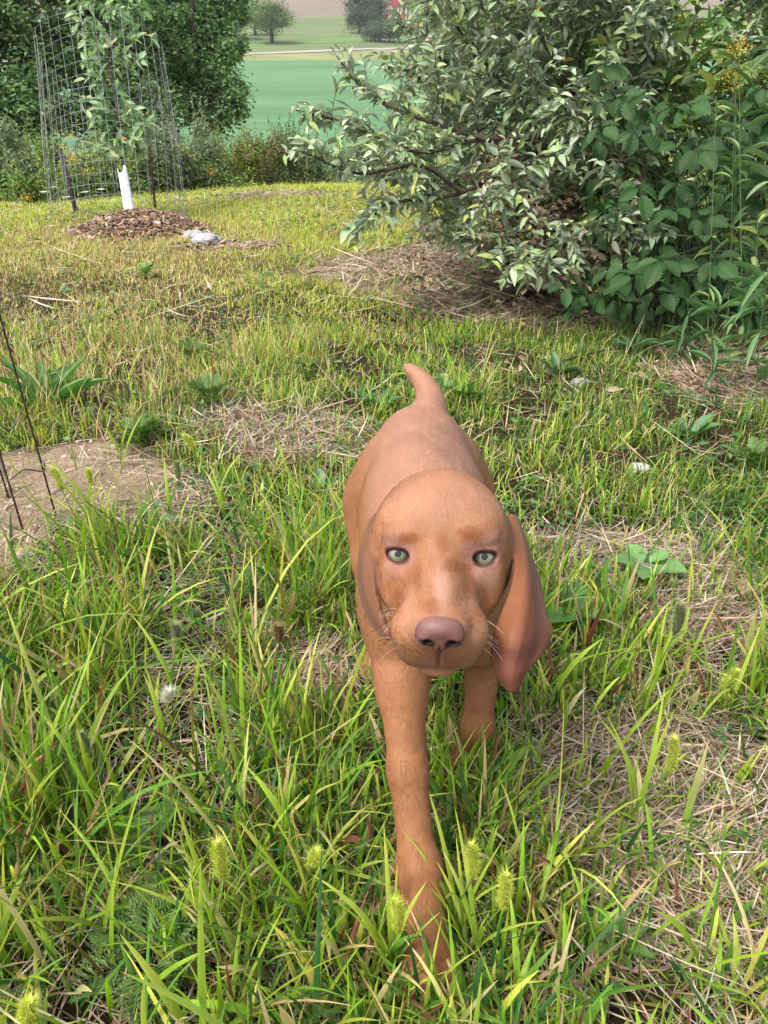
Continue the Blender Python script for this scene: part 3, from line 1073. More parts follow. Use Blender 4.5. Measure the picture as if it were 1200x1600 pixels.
def grass_layer(y0, y1, dens, hmean, wmean, K, fold, zone, margin=.45):
    x, y = scatter(y0, y1, dens, margin)
    # clumping
    cl = fnoise(x, y, 6 if zone != 'far' else 2.5, 31)
    keep = rng.random(len(x)) < np.clip((cl - .28) * 3.2, .45 if zone == 'far' else .12, 1)
    dirt = field(DIRT, x, y); st = field(STRAWP, x, y, seed=2); br = field(BROWNP, x, y, seed=4)
    keep &= rng.random(len(x)) > dirt * .985
    keep &= rng.random(len(x)) > st * .70
    keep &= rng.random(len(x)) > br * .80
    keep &= rng.random(len(x)) > bush_shade(x, y) * .9
    keep &= keep_clear(x, y)
    x, y, cl = x[keep], y[keep], cl[keep]
    st = field(STRAWP, x, y, seed=2)
    N = len(x)
    h = hmean * np.exp(rng.normal(0, .38, N)) * (.6 + .8 * cl)
    h *= 1 - .35 * st
    if zone == 'near':
        tall = np.clip((.10 - x) / .3, 0, 1) * .45 + .75
        tall = np.where(x > .25, .8, tall)
        h *= tall
        cor = (np.abs(x - .045) < .085) & (y < .56)
        h = np.where(cor, np.minimum(h, .055 + .065 * rng.random(N)), h)
        # under the dog the grass is trodden
        und = (np.abs(x - .05) < .12) & (y > .5) & (y < 1.05)
        h = np.where(und, np.minimum(h, .06 + .06 * rng.random(N)), h)
        h = np.where((np.abs(x - .11) < .045) & (y > .53) & (y < .635), np.clip(h * 1.6, .07, .13), h)
        h = np.where(cor & (y < .405), np.clip(h * 1.5, .07, .125), h)
        h = np.where(y < .30, np.minimum(h, .10), h)
    if zone == 'mid':
        h *= 1 + .8 * field([patch(90, 640, 150, 45), patch(420, 560, 60, 20), patch(700, 615, 60, 30)], x, y)
        und = (np.abs(x - .05) < .16) & (y < 1.12)
        h = np.where(und, np.minimum(h, .10), h)
    w = wmean * np.exp(rng.normal(0, .35, N))
    yaw = rng.uniform(0, 2 * math.pi, N)
    lean = np.abs(rng.normal(.12, .26, N)); bend = np.abs(rng.normal(.45, .5, N))
    wild = rng.random(N) < .12
    lean = np.where(wild, rng.uniform(.5, 1.3, N), lean); bend = np.where(wild, rng.uniform(.2, 1.6, N), bend)
    big = fnoise(x, y, 1.6, 44)
    if zone == 'far':
        left = np.clip((-x - .45) / .5, 0, 1) * np.clip((5.2 - y), 0, 1) * (.35 + 1.3 * fnoise(x, y, 2.2, 90))
        W = np.stack([.34 + big * .2, .07 + 0 * x, .02 + 0 * x, .80 + .4 * big, .16 + 1.5 * left, .01 + .32 * left, .03 + .10 * left], -1)
    elif zone == 'mid':
        left = np.clip((-x - .1) / .6, 0, 1) * np.clip((y - 1.5) / .4, 0, 1)
        rgt = np.clip((x - .25) / .4, 0, 1)
        W = np.stack([.5 - .15 * rgt, .42 + .3 * rgt, .22 + .25 * rgt, .24 - .12 * rgt + .12 * big, .10 + .75 * left, .02 + .22 * left, .05 + .10 * left], -1)
    else:
        W = np.stack([.50 + 0 * x, .44 + 0 * x, .18 + 0 * x, .16 + 0 * x, .06 + 0 * x, .035 + 0 * x, .05 + 0 * x], -1)
    pal = [G_BRIGHT, G_MID, G_DARK, G_YEL, G_TAN, G_RED, G_BROWN]
    c0 = pick(N, pal, W)
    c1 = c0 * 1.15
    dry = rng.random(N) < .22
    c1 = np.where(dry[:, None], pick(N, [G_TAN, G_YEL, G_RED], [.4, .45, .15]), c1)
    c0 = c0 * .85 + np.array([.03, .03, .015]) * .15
    base = np.stack([x, y, hz(x, y) - .004], -1)
    return blades(base, h, w, yaw, lean, bend, np.clip(c0, 0, .8), np.clip(c1, 0, .8), K, fold)


mb = MB()
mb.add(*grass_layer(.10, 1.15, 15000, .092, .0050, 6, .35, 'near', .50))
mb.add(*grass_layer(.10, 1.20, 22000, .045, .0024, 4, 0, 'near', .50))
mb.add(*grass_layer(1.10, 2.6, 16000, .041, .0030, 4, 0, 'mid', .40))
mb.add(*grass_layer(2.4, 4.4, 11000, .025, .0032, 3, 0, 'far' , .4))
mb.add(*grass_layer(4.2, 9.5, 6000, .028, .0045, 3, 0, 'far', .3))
o = mb.build('grass', M_GRASS)
tag(o, 'mixed green and yellowing meadow grass covering the ground', 'grass', None, 'stuff')


def thatch():
    mb = MB()
    for (y0, y1, dens, L, w) in ((.10, 1.2, 26000, .055, .0017), (1.15, 2.7, 9000, .07, .0026), (2.6, 6.5, 2400, .09, .0042)):
        x, y = scatter(y0, y1, dens, .5)
        st = np.maximum(field(STRAWP, x, y, seed=2), field(BROWNP, x, y, seed=4) * .9)
        dirt = field(DIRT, x, y)
        pk = .34 + .66 * st
        if y0 > 1: pk = .10 + .9 * st
        pk = np.where(dirt > .4, .16, pk)
        k = (rng.random(len(x)) < pk) & keep_clear(x, y, .8)
        x, y = x[k], y[k]; N = len(x)
        base = np.stack([x, y, hz(x, y) + rng.random(N) * .018 + .002], -1)
        h = L * np.exp(rng.normal(0, .5, N)); ww = w * np.exp(rng.normal(0, .35, N))
        # straw lies roughly the same way inside one mat
        yaw = fnoise(x, y, 2.2, 60) * 7 + rng.normal(0, .8, N) + math.pi * (rng.random(N) < .5)
        c = pick(N, [(.46, .37, .25), (.35, .26, .17), (.20, .14, .09), (.56, .49, .38), (.28, .15, .12)], [.32, .3, .25, .08, .06])
        mb.add(*blades(base, h, ww, yaw, rng.normal(1.5, .12, N), rng.normal(0, .22, N), c, c * .95, 3, 0, rng.normal(0, .8, N)))
    o = mb.build('straw', M_STRAW)
    tag(o, 'mat of dry tan straw and dead stems lying on the soil', 'straw', None, 'stuff')


thatch()

# small broad leaves of ground cover (clover and seedlings)
TPL_V = None


def leaf_template(n=4, curl=.18, fold=.22, shape='ovate'):
    t = np.linspace(0, 1, n + 1)
    if shape == 'ovate': w = np.sin(np.pi * t ** .72) ** .9
    elif shape == 'lance': w = np.sin(np.pi * t ** .85) ** .8
    else: w = np.sin(np.pi * t ** 1.3) ** .9
    w[0] = .04; w[-1] = .0
    V = []
    for i in range(n + 1):
        z = -curl * t[i] ** 2
        V += [(-w[i] * .5, t[i], z + fold * w[i] * .5), (0, t[i], z), (w[i] * .5, t[i], z + fold * w[i] * .5)]
    q = []
    for i in range(n):
        for j in range(2):
            a = i * 3 + j
            q.append((a, a + 1, a + 4, a + 3))
    return np.array(V), np.array(q)


def place_leaves(pos, dirv, nrm, L, W, col, tpl, var_edge=None):
    """template leaves: pos (N,3), dirv along leaf, nrm approx normal"""
    TV, TF = tpl
    N = len(pos)
    d = unit(dirv); s = unit(np.cross(d, nrm)); u = np.cross(s, d)
    L = np.broadcast_to(L, (N,)); W = np.broadcast_to(W, (N,))
    V = pos[:, None] + TV[None, :, 0:1] * (s * W[:, None])[:, None] + TV[None, :, 1:2] * (d * L[:, None])[:, None] + TV[None, :, 2:3] * (u * L[:, None])[:, None]
    m = len(TV)
    F = (np.arange(N)[:, None, None] * m + TF[None]).reshape(-1, TF.shape[1])
    C = np.repeat(np.broadcast_to(col, (N, 3))[:, None], m, 1).copy()
    mid = np.abs(TV[:, 0]) < 1e-6
    C[:, mid] *= 1.12
    return V.reshape(-1, 3), F, C.reshape(-1, 3)


T_OV = leaf_template(4); T_LA = leaf_template(4, .12, .25, 'lance'); T_SM = leaf_template(2, .1, .2); T_OV6 = leaf_template(6, .25, .18)
T_WIDE = leaf_template(6, .2, .12)


def rand_dirs(N, zmin=-1, zmax=1):
    z = rng.uniform(zmin, zmax, N); a = rng.uniform(0, 2 * math.pi, N); r = np.sqrt(np.maximum(0, 1 - z * z))
    return np.stack([r * np.cos(a), r * np.sin(a), z], -1)


def ground_cover():
    mb = MB()
    for (y0, y1, dens, L) in ((.15, 1.3, 2600, .016), (1.2, 3.0, 1300, .020), (3, 7, 250, .03)):
        x, y = scatter(y0, y1, dens, .3)
        cl = fnoise(x, y, 4, 71)
        k = (rng.random(len(x)) < np.clip((cl - .45) * 6, .05, 1)) & keep_clear(x, y) & (rng.random(len(x)) > field(DIRT, x, y)) & (rng.random(len(x)) > bush_shade(x, y))
        x, y = x[k], y[k]; N = len(x)
        p = np.stack([x, y, hz(x, y) + rng.uniform(.004, .03, N)], -1)
        d = rand_dirs(N, -.1, .5)
        c = pick(N, [G_DARK, (.06, .14, .03), (.10, .20, .05)], [.4, .4, .2])
        mb.add(*place_leaves(p, d, rand_dirs(N, .6, 1), L * np.exp(rng.normal(0, .3, N)), L * .6, c, T_SM))
    o = mb.build('ground_cover', M_LEAF)
    tag(o, 'low broad leaved ground cover between the grass blades', 'ground cover', None, 'stuff')


ground_cover()

# ------------------------------------------------------------------ foxtails and other single plants in the meadow
def ground_at(x, y):
    return np.array([x, y, float(hz(x, y))])


def foxtail(px, py, z, L, r, label, kind='green', lean=0.0):
    """px,py = middle of the seed head in the photo, z = its height above ground"""
    hp = PZ(px, py, z)
    base = ground_at(hp[0] - .02 - lean * .3 + rng.normal(0, .008), hp[1] + rng.normal(0, .012) + .01)
    root = empty('foxtail_grass', base, label, 'grass plant', 'foxtails standing in the meadow')
    r *= 1.3
    col = {'green': np.array([.46, .50, .09]), 'brown': np.array([.22, .15, .07]), 'white': np.array([.55, .52, .42]), 'dull': np.array([.24, .26, .13])}[kind]
    up = unit(np.array([lean + rng.normal(0, .06), rng.normal(0, .06), 1]))
    a = hp - up * L * .5; b = hp + up * L * .5
    line = smooth_line([base, base * .5 + a * .5 + np.array([-.006, 0, .0]), a], 6)
    mb = MB(); tube(mb, line, np.linspace(.0011, .0007, len(line)), np.array([.12, .18, .04]) if kind != 'brown' else col * .8, 5)
    mb.build('stem', M_STEM, root)
    hb = MB()
    ax = smooth_line([a, hp + np.array([.001, 0, 0]), b + np.array([lean * .02 + rng.normal(0, .002), 0, -.001])], 7)
    t = np.linspace(0, 1, len(ax))
    prof = r * np.clip(np.sin(np.pi * np.clip(t * .9 + .08, 0, 1)) ** .5, .15, 1)
    tube(hb, ax, prof * .55, col * .8, 10)
    # spikelets
    NS = 260
    tt = rng.random(NS); ci = np.stack([np.interp(tt, t, ax[:, k]) for k in range(3)], -1); pr = np.interp(tt, t, prof)
    an = rng.uniform(0, 2 * math.pi, NS)
    e1 = unit(np.cross(up, [1, .2, .1])); e2 = np.cross(up, e1)
    rad = np.cos(an)[:, None] * e1 + np.sin(an)[:, None] * e2
    hb.add(*place_leaves(ci + rad * (pr * .45)[:, None], rad * .8 + up, rad, r * .62, r * .34, col * (1 + rng.normal(0, .15, (NS, 1))), T_SM))
    # bristles
    NB = 520
    tt = rng.random(NB); ci = np.stack([np.interp(tt, t, ax[:, k]) for k in range(3)], -1); pr = np.interp(tt, t, prof)
    an = rng.uniform(0, 2 * math.pi, NB)
    rad = np.cos(an)[:, None] * e1 + np.sin(an)[:, None] * e2
    d = unit(rad + up * rng.uniform(.4, 1.4, (NB, 1)))
    Lb = r * rng.uniform(.9, 1.7, NB)
    sdv = unit(np.cross(d, rad + .01)) * .00013
    p0 = ci + rad * (pr * .5)[:, None]
    V = np.stack([p0 - sdv, p0 + sdv, p0 + d * Lb[:, None]], 1).reshape(-1, 3)
    hb.add(V, np.arange(NB * 3).reshape(-1, 3), np.repeat(np.clip(col * 1.5, 0, .8)[None], NB * 3, 0))
    hb.build('seed_head', M_LEAF, root)
    n = 8 if px in (738, 787, 621) else 4
    for i in range(n):
        yaw = np.array([rng.uniform(0, 6.28)])
        o_ = base + (a - base) * rng.uniform(0, .45)
        V, F, C = blades(o_[None], np.array([rng.uniform(.09, .15)]), np.array([.0062]), yaw, np.array([rng.uniform(.03, .35)]), np.array([rng.uniform(.2, 1.0)]),
                         G_BRIGHT[None] if kind != 'brown' else G_TAN[None], G_YEL[None], 9, .35)
        mesh_obj('leaf', V, F, M_GRASS, root, C)
    return root


foxtail(738, 1345, .150, .052, .0050, 'left of the two yellow green foxtails standing close in front of the puppy paw')
foxtail(787, 1392, .140, .052, .0050, 'right of the two yellow green foxtails standing close in front of the puppy paw')
foxtail(621, 1432, .130, .042, .0048, 'short foxtail just left of the puppy front paw')
foxtail(343, 1345, .155, .048, .0055, 'fat yellow green foxtail in the tall grass left of the puppy leg')
foxtail(489, 1340, .110, .022, .0045, 'small stubby foxtail midway between the fat foxtail and the puppy leg')
foxtail(1060, 967, .190, .045, .0060, 'bristly foxtail with tall stem right of the puppy hanging ear', 'dull')
foxtail(1137, 1062, .150, .030, .0045, 'slim foxtail low at the right edge of the straw patch', lean=.35)
foxtail(1050, 1180, .150, .050, .0045, 'long thin foxtail in the straw to the right of the puppy standing leg')
foxtail(198, 612, .190, .048, .0060, 'dark tall foxtail behind the bare dirt patch', 'dull', lean=.05)
foxtail(90, 748, .170, .040, .0052, 'foxtail leaning over the left side of the bare dirt', 'green', lean=-.2)
foxtail(139, 745, .120, .034, .0052, 'short foxtail in the middle of the bare dirt patch', 'green')
foxtail(296, 692, .170, .036, .0050, 'foxtail with arching tip at the right end of the dirt patch', 'green', lean=-.25)
foxtail(277, 735, .140, .036, .0050, 'foxtail below the arching one beside the grey green milkweed', 'dull', lean=.05)
foxtail(275, 985, .160, .022, .0050, 'small pale grey seed head in the tall grass left of the puppy', 'dull')
foxtail(435, 990, .160, .026, .0060, 'brown dried seed head between the tall grass and the puppy neck', 'brown')
foxtail(262, 1088, .150, .016, .0055, 'whitish flowering plantain head above dark grass', 'white')
foxtail(42, 1582, .120, .030, .0055, 'foxtail cut by the bottom left corner')
foxtail(132, 1160, .120, .030, .0045, 'faint foxtail buried in the grass at far left', 'dull')


def weed(name, px, py, label, n, L, W, colr, tpl, el=(.25, .9), group=None, mat=None, stalk=.0, cat='weed', fill=1):
    c = PZ(px, py)
    base = ground_at(c[0], c[1])
    root = empty(name, base, label, cat, group)
    if stalk:
        mb = MB(); tube(mb, smooth_line([base, base + [.005, 0, stalk * .5], base + [0, 0, stalk]], 4), .0016, np.array(colr) * 1.1, 5); mb.build('stem', M_STEM, root)
    mb = MB()
    for i in range(n * fill):
        a = i * 2.4 + rng.normal(0, .25)
        e_ = rng.uniform(*el)
        hgt = stalk * (i / max(1, n * fill - 1)) ** .8 if stalk else .004
        d = np.array([math.cos(a) * math.cos(e_), math.sin(a) * math.cos(e_), math.sin(e_)])
        nrm = np.array([-math.cos(a) * math.sin(e_), -math.sin(a) * math.sin(e_), math.cos(e_)])
        s = rng.uniform(.65, 1.15)
        o_ = base + [0, 0, hgt] + d * .006
        mb.add(*place_leaves(o_[None], d[None], nrm[None], L * s, W * s, (np.array(colr) * rng.uniform(.8, 1.25))[None], tpl))
    mb.build('leaves', mat or M_LEAF, root)
    return root


def veined(n=14, curl=.3, fold=.16, amp=.045, jag=.10, peak=.42):
    t = np.linspace(0, 1, n + 1)
    w = np.where(t < peak, np.sin(np.pi / 2 * t / peak) ** .75, np.cos(np.pi / 2 * (t - peak) / (1 - peak)) ** .9)
    w[0] = .05; w[-1] = .01
    V = []
    for i in range(n + 1):
        z = -curl * t[i] ** 2; j = 1 + (jag if i % 2 else -jag)
        am = amp if i % 2 else -amp
        for k, s in enumerate((-1, -.5, 0, .5, 1)):
            V.append((s * w[i] * .5 * (j if abs(s) == 1 else 1), t[i] + abs(s) * .10 * w[i], z + fold * abs(s) * w[i] * .5 + am * (abs(s) > 0) * (1 if abs(s) < 1 else .4)))
    q = []
    for i in range(n):
        for j in range(4):
            a = i * 5 + j
            q.append((a, a + 1, a + 6, a + 5))
    return np.array(V), np.array(q)


T_VEIN = veined()
T_VN2 = veined(8, .15, .2, .012, .05)


def ferny(name, px, py, label, L, nst, group):
    c = PZ(px, py); base = ground_at(c[0], c[1])
    root = empty(name, base, label, 'weed', group)
    mb = MB(); sm = MB()
    for i in range(nst):
        a = rng.uniform(0, 6.28); e_ = rng.uniform(.35, 1.1)
        d = np.array([math.cos(a) * math.cos(e_), math.sin(a) * math.cos(e_), math.sin(e_)])
        line = smooth_line([base, base + d * L * .5 + [0, 0, .01], base + d * L + [0, 0, -.01]], 5)
        tube(sm, line, .0007, (.10, .17, .05), 4, False)
        side = unit(np.cross(d, [0, 0, 1.0])); nrm = np.cross(side, d)
        for k in range(2, len(line)):
            for sg in (-1, 1):
                f = L * .33 * (1.1 - abs(k / len(line) - .5) * 1.4)
                d2 = unit(side * sg + d * .8)
                o_ = line[k] if k < len(line) else line[-1]
                mb.add(*place_leaves(o_[None], d2[None], nrm[None], f, f * .22, np.array([[.11, .19, .045]]) * rng.uniform(.8, 1.3), T_SM))
                for m_ in (.35, .6, .8):
                    for s3 in (-1, 1):
                        d3 = unit(d2 + d * .6 * s3 + side * .3 * s3)
                        mb.add(*place_leaves((o_ + d2 * f * m_)[None], d3[None], nrm[None], f * .38, f * .12, np.array([[.12, .20, .05]]) * rng.uniform(.8, 1.3), T_SM))
    mb.build('leaves', M_LEAF, root); sm.build('stems', M_STEM, root)


GW = 'ferny ragweed plants in the meadow'
ferny('ragweed', 215, 690, 'ferny ragweed spreading over the far edge of the bare dirt', .085, 14, GW)
ferny('ragweed', 330, 632, 'ferny ragweed behind the straw left of the puppy', .085, 12, GW)
ferny('ragweed', 405, 935, 'ferny ragweed close to the left shoulder of the puppy', .06, 12, GW)
ferny('ragweed', 480, 590, 'low ferny ragweed in short grass above the puppy back', .06, 10, GW)
ferny('ragweed', 300, 560, 'ferny ragweed in the yellow grass far left of the tail', .07, 10, GW)
ferny('ragweed', 235, 1510, 'ferny ragweed in the bottom left grass', .07, 12, GW)
ferny('ragweed', 1165, 730, 'ferny ragweed at the right edge near the brown litter', .07, 10, GW)
GB = 'broad leaved weeds in the meadow'
weed('dock_plant', 715, 632, 'dark green dock rosette right of the puppy tail', 12, .10, .030, (.06, .15, .03), T_VN2, (.3, 1.1), GB)
weed('dock_plant', 592, 640, 'smaller dock rosette left of the puppy tail', 8, .07, .024, (.05, .13, .035), T_VN2, (.2, .9), GB)
weed('dock_plant', 75, 640, 'large arching long leaved dock clump behind the bare dirt', 12, .17, .030, (.06, .15, .03), T_LA, (.3, 1.0), GB)
weed('milkweed', 245, 850, 'grey green milkweed with pointed leaves at the corner of the dirt', 12, .055, .017, (.12, .21, .10), T_LA, (-.1, .8), GB, stalk=.08)
weed('plantain', 425, 1225, 'plantain with oval leaf left of the puppy reaching leg', 6, .06, .030, (.08, .15, .035), T_VN2, (.1, .8), GB)
weed('plantain', 122, 1262, 'dark broad plantain under the grass at lower left', 7, .07, .036, (.05, .13, .035), T_VN2, (.1, .7), GB)
weed('plantain', 180, 1385, 'big flat plantain leaves at lower left among fallen blades', 7, .09, .040, (.09, .17, .035), T_VN2, (.05, .5), GB)
weed('mallow', 1005, 905, 'pale green lobed mallow in the straw right of the ear', 9, .055, .045, (.15, .28, .09), T_VN2, (.0, .6), GB, stalk=.03)
weed('mallow', 895, 985, 'lobed mallow leaf cluster touching the hanging ear', 9, .055, .042, (.10, .24, .06), T_VN2, (.0, .6), GB, stalk=.04)
weed('mallow', 230, 432, 'bright green leafy weed in the reddish far grass', 12, .07, .035, (.14, .25, .06), T_VN2, (.1, .8), GB, stalk=.05)
weed('plantain', 960, 1500, 'leafy weed at the bottom right between straw and grass', 10, .030, .013, (.09, .17, .04), T_VN2, (.1, .9), GB, stalk=.03)
weed('plantain', 1075, 690, 'plantain rosette in the grass below the hedge', 8, .07, .028, (.07, .15, .05), T_VN2, (.2, .9), GB)
weed('plantain', 870, 590, 'plantain rosette between the tail and the hedge', 9, .07, .025, (.06, .14, .045), T_VN2, (.3, 1.), GB)
weed('dock_plant', 990, 560, 'dark leafy weed at the foot of the hedge', 14, .08, .026, (.05, .12, .04), T_VN2, (.2, 1.1), GB, stalk=.05)
weed('mallow', 505, 770, 'grey leaved weed beside the left flank of the puppy', 7, .05, .022, (.11, .18, .09), T_VN2, (.1, .8), GB)
weed('plantain', 1100, 1560, 'broad leaves in the bottom right corner', 5, .035, .016, (.10, .18, .04), T_VN2, (.1, .8), GB)


def stone(px, py, r, label, colr=(.50, .48, .45), seed=1, flat=.6, stretch=1.3):
    c = PZ(px, py); base = ground_at(c[0], c[1])
    n1, n2 = 40, 24
    ph = np.arange(n1) / n1 * 2 * math.pi; th = np.linspace(.01, math.pi - .01, n2)
    X = np.sin(th)[:, None] * np.cos(ph); Y = np.sin(th)[:, None] * np.sin(ph); Z = np.cos(th)[:, None] + 0 * ph
    n = 1 + (fnoise(X + Z * .7, Y - Z * .4, 1.2, seed) - .5) * .9
    V = np.stack([X * n * stretch, Y * n, Z * n * flat], -1).reshape(-1, 3) * r + base + [0, 0, r * flat * .45]
    i = np.arange(n2 - 1)[:, None] * n1; j = np.arange(n1)[None]
    F = np.stack([i + j, i + n1 + j, i + n1 + (j + 1) % n1, i + (j + 1) % n1], -1).reshape(-1, 4)
    o = mesh_obj('stone', V - base, F, M_STONE, None, np.array(colr))
    o.location = tuple(base)
    tag(o, label, 'stone', 'loose stones in the meadow')


stone(998, 738, .018, 'pale stone lying in the short grass right of the puppy', seed=3)
stone(752, 386, .045, 'pale stone beside the hedge foot', (.55, .52, .48), 6, .5)
stone(137, 786, .009, 'tiny pebble in the middle of the bare dirt', (.48, .34, .24), 4)
stone(905, 600, .02, 'grey stone between plantain and hedge', (.30, .29, .27), 9)

def clods():
    mb = MB(); N = 1000
    px = rng.uniform(-80, 270, N); py = rng.uniform(675, 900, N)
    p = np.array([PZ(a, b) for a, b in zip(px, py)])
    k = (field(DIRT, p[:, 0], p[:, 1]) > .3)
    p = p[k]
    d0 = field(DIRT, p[:, 0], p[:, 1])
    p[:, 2] = hz(p[:, 0], p[:, 1]) + d0 * (fnoise(p[:, 0], p[:, 1], 22, 3) - .4) * .045
    t = (1 + 5 ** .5) / 2
    ico = unit(np.array([(-1, t, 0), (1, t, 0), (-1, -t, 0), (1, -t, 0), (0, -1, t), (0, 1, t), (0, -1, -t), (0, 1, -t), (t, 0, -1), (t, 0, 1), (-t, 0, -1), (-t, 0, 1)]))
    fa = np.array([(0, 11, 5), (0, 5, 1), (0, 1, 7), (0, 7, 10), (0, 10, 11), (1, 5, 9), (5, 11, 4), (11, 10, 2), (10, 7, 6), (7, 1, 8), (3, 9, 4), (3, 4, 2), (3, 2, 6), (3, 6, 8), (3, 8, 9), (4, 9, 5), (2, 4, 11), (6, 2, 10), (8, 6, 7), (9, 8, 1)])
    N = len(p); r = .0020 * np.exp(rng.normal(0, .6, N))
    V = p[:, None] + ico[None] * (r[:, None, None] * rng.uniform(.6, 1.3, (N, 12, 1))) * np.array([1, 1, .6])
    F = (np.arange(N)[:, None, None] * 12 + fa[None]).reshape(-1, 3)
    C = np.repeat(pick(N, [(.62, .46, .32), (.50, .36, .25), (.72, .58, .44)], [.5, .3, .2]), 12, 0)
    o = mesh_obj('soil_clods', V.reshape(-1, 3), F, M_STONE, None, C)
    tag(o, 'crumbs of dry tan soil on the bare patch', 'soil crumbs', None, 'stuff')


clods()

# rusty wire mesh at the left edge, bent round the dirt patch
root = empty('wire_mesh', (-.72, 1.30, 0), 'rusty brown bent wire mesh standing in the bare dirt at the left edge', 'wire cage')
rods = [((-.660, 1.285), (-.700, 1.320)), ((-.712, 1.245), (-.745, 1.275)), ((-.795, 1.372), (-.835, 1.40)), ((-.93, 1.22), (-.96, 1.25)), ((-1.02, 1.30), (-1.05, 1.33))]
RC = (.055, .030, .022)
for (a, b) in rods:
    mb = MB()
    tube(mb, smooth_line([(a[0], a[1], -.03), ((a[0] + b[0]) / 2 + .002, (a[1] + b[1]) / 2, .40), (b[0], b[1], .85)], 6), .0019, RC, 6)
    mb.build('rod', M_RUST, root)
for zz in (.10, .235, .37, .52, .68):
    pts = []
    for i, (a, b) in enumerate(rods):
        f = zz / .85
        pts.append((a[0] + (b[0] - a[0]) * f, a[1] + (b[1] - a[1]) * f, zz + rng.normal(0, .008)))
        if i < len(rods) - 1:
            a2, b2 = rods[i + 1]
            pts.append(((a[0] + a2[0]) / 2 - .02 * f, (a[1] + a2[1]) / 2 + rng.normal(0, .02), zz + rng.normal(0, .03)))
    pts.insert(0, (pts[0][0] + .012, pts[0][1] - .012, zz + .022))
    mb = MB(); tube(mb, smooth_line(pts, 6), .0017, (.13, .10, .085), 6); mb.build('cross_wire', M_RUST, root)

# ------------------------------------------------------------------ shrubs with real branches
class Plant:
    """collects branches and leaves of one plant"""
    def __init__(s): s.w = MB(); s.l = MB(); s.sk = []

    def limb(s, pts, r0, r1, c=(.10, .075, .055), n=5, sides=5, keep=True, wob=0.0):
        pts = np.array(pts, dtype=float)
        if wob: pts[1:-1] += rng.normal(0, wob, pts[1:-1].shape)
        ln = smooth_line(pts, n)
        tube(s.w, ln, np.linspace(r0, r1, len(ln)), np.array(c) * rng.uniform(.8, 1.2), sides, False)
        if keep: s.sk.append(ln)
        return ln


def olive_twig(pl, line, leafL, leafW, cols, wts, step=.016, start=.1, tpl=None, droop=-.1, spread=.9):
    """alternate leaves along a line"""
    seg = np.linalg.norm(np.diff(line, axis=0), axis=1); cum = np.concatenate([[0], np.cumsum(seg)])
    n = max(2, int(cum[-1] / step))
    t = np.linspace(start * cum[-1], cum[-1], n) + rng.normal(0, step * .2, n)
    p = np.stack([np.interp(t, cum, line[:, k]) for k in range(3)], -1)
    tg = unit(np.stack([np.interp(t, cum, np.gradient(line[:, k])) for k in range(3)], -1))
    side = unit(np.cross(tg, [0, 0, 1.0]))
    sg = np.where(np.arange(n) % 2 == 0, 1, -1)[:, None]
    d = unit(tg * rng.uniform(.3, .9, (n, 1)) + side * sg * spread + rng.normal(0, .45, (n, 3)) + [0, 0, droop])
    nr = unit(np.array([0, 0, 1.0]) + rng.normal(0, .55, (n, 3)))
    f = np.where(np.linspace(0, 1, n) > .9, .65, 1) * np.exp(rng.normal(0, .22, n))
    V, F, C = place_leaves(p, d, nr, leafL * f, leafW * f, pick(n, cols, wts), tpl or T_OV)
    pl.l.add(V, F, C)


OLV = [(.29, .37, .21), (.17, .24, .10), (.38, .44, .29), (.28, .35, .11), (.50, .38, .06)]
_OLD = [(.21, .31, .18), (.12, .20, .09), (.33, .38, .28), (.20, .29, .09), (.45, .34, .05)]
OLW = [.36, .30, .14, .16, .012]
GRN = [(.12, .20, .06), (.18, .28, .07), (.08, .14, .045), (.26, .33, .08), (.45, .34, .05)]
GRW = [.4, .3, .2, .1, .012]

PB_X = [400, 470, 560, 650, 760, 850, 950, 1100, 1300]; PB_Y = [260, 300, 330, 358, 418, 480, 528, 545, 550]
PL_Y = [-200, 0, 60, 100, 150, 190, 240, 300, 340, 560]; PL_X = [600, 610, 590, 600, 560, 520, 520, 570, 600, 640]


def inside(px, py, m=0):
    return (py < np.interp(px, PB_X, PB_Y) - m) & (px > np.interp(py, PL_Y, PL_X) + m)


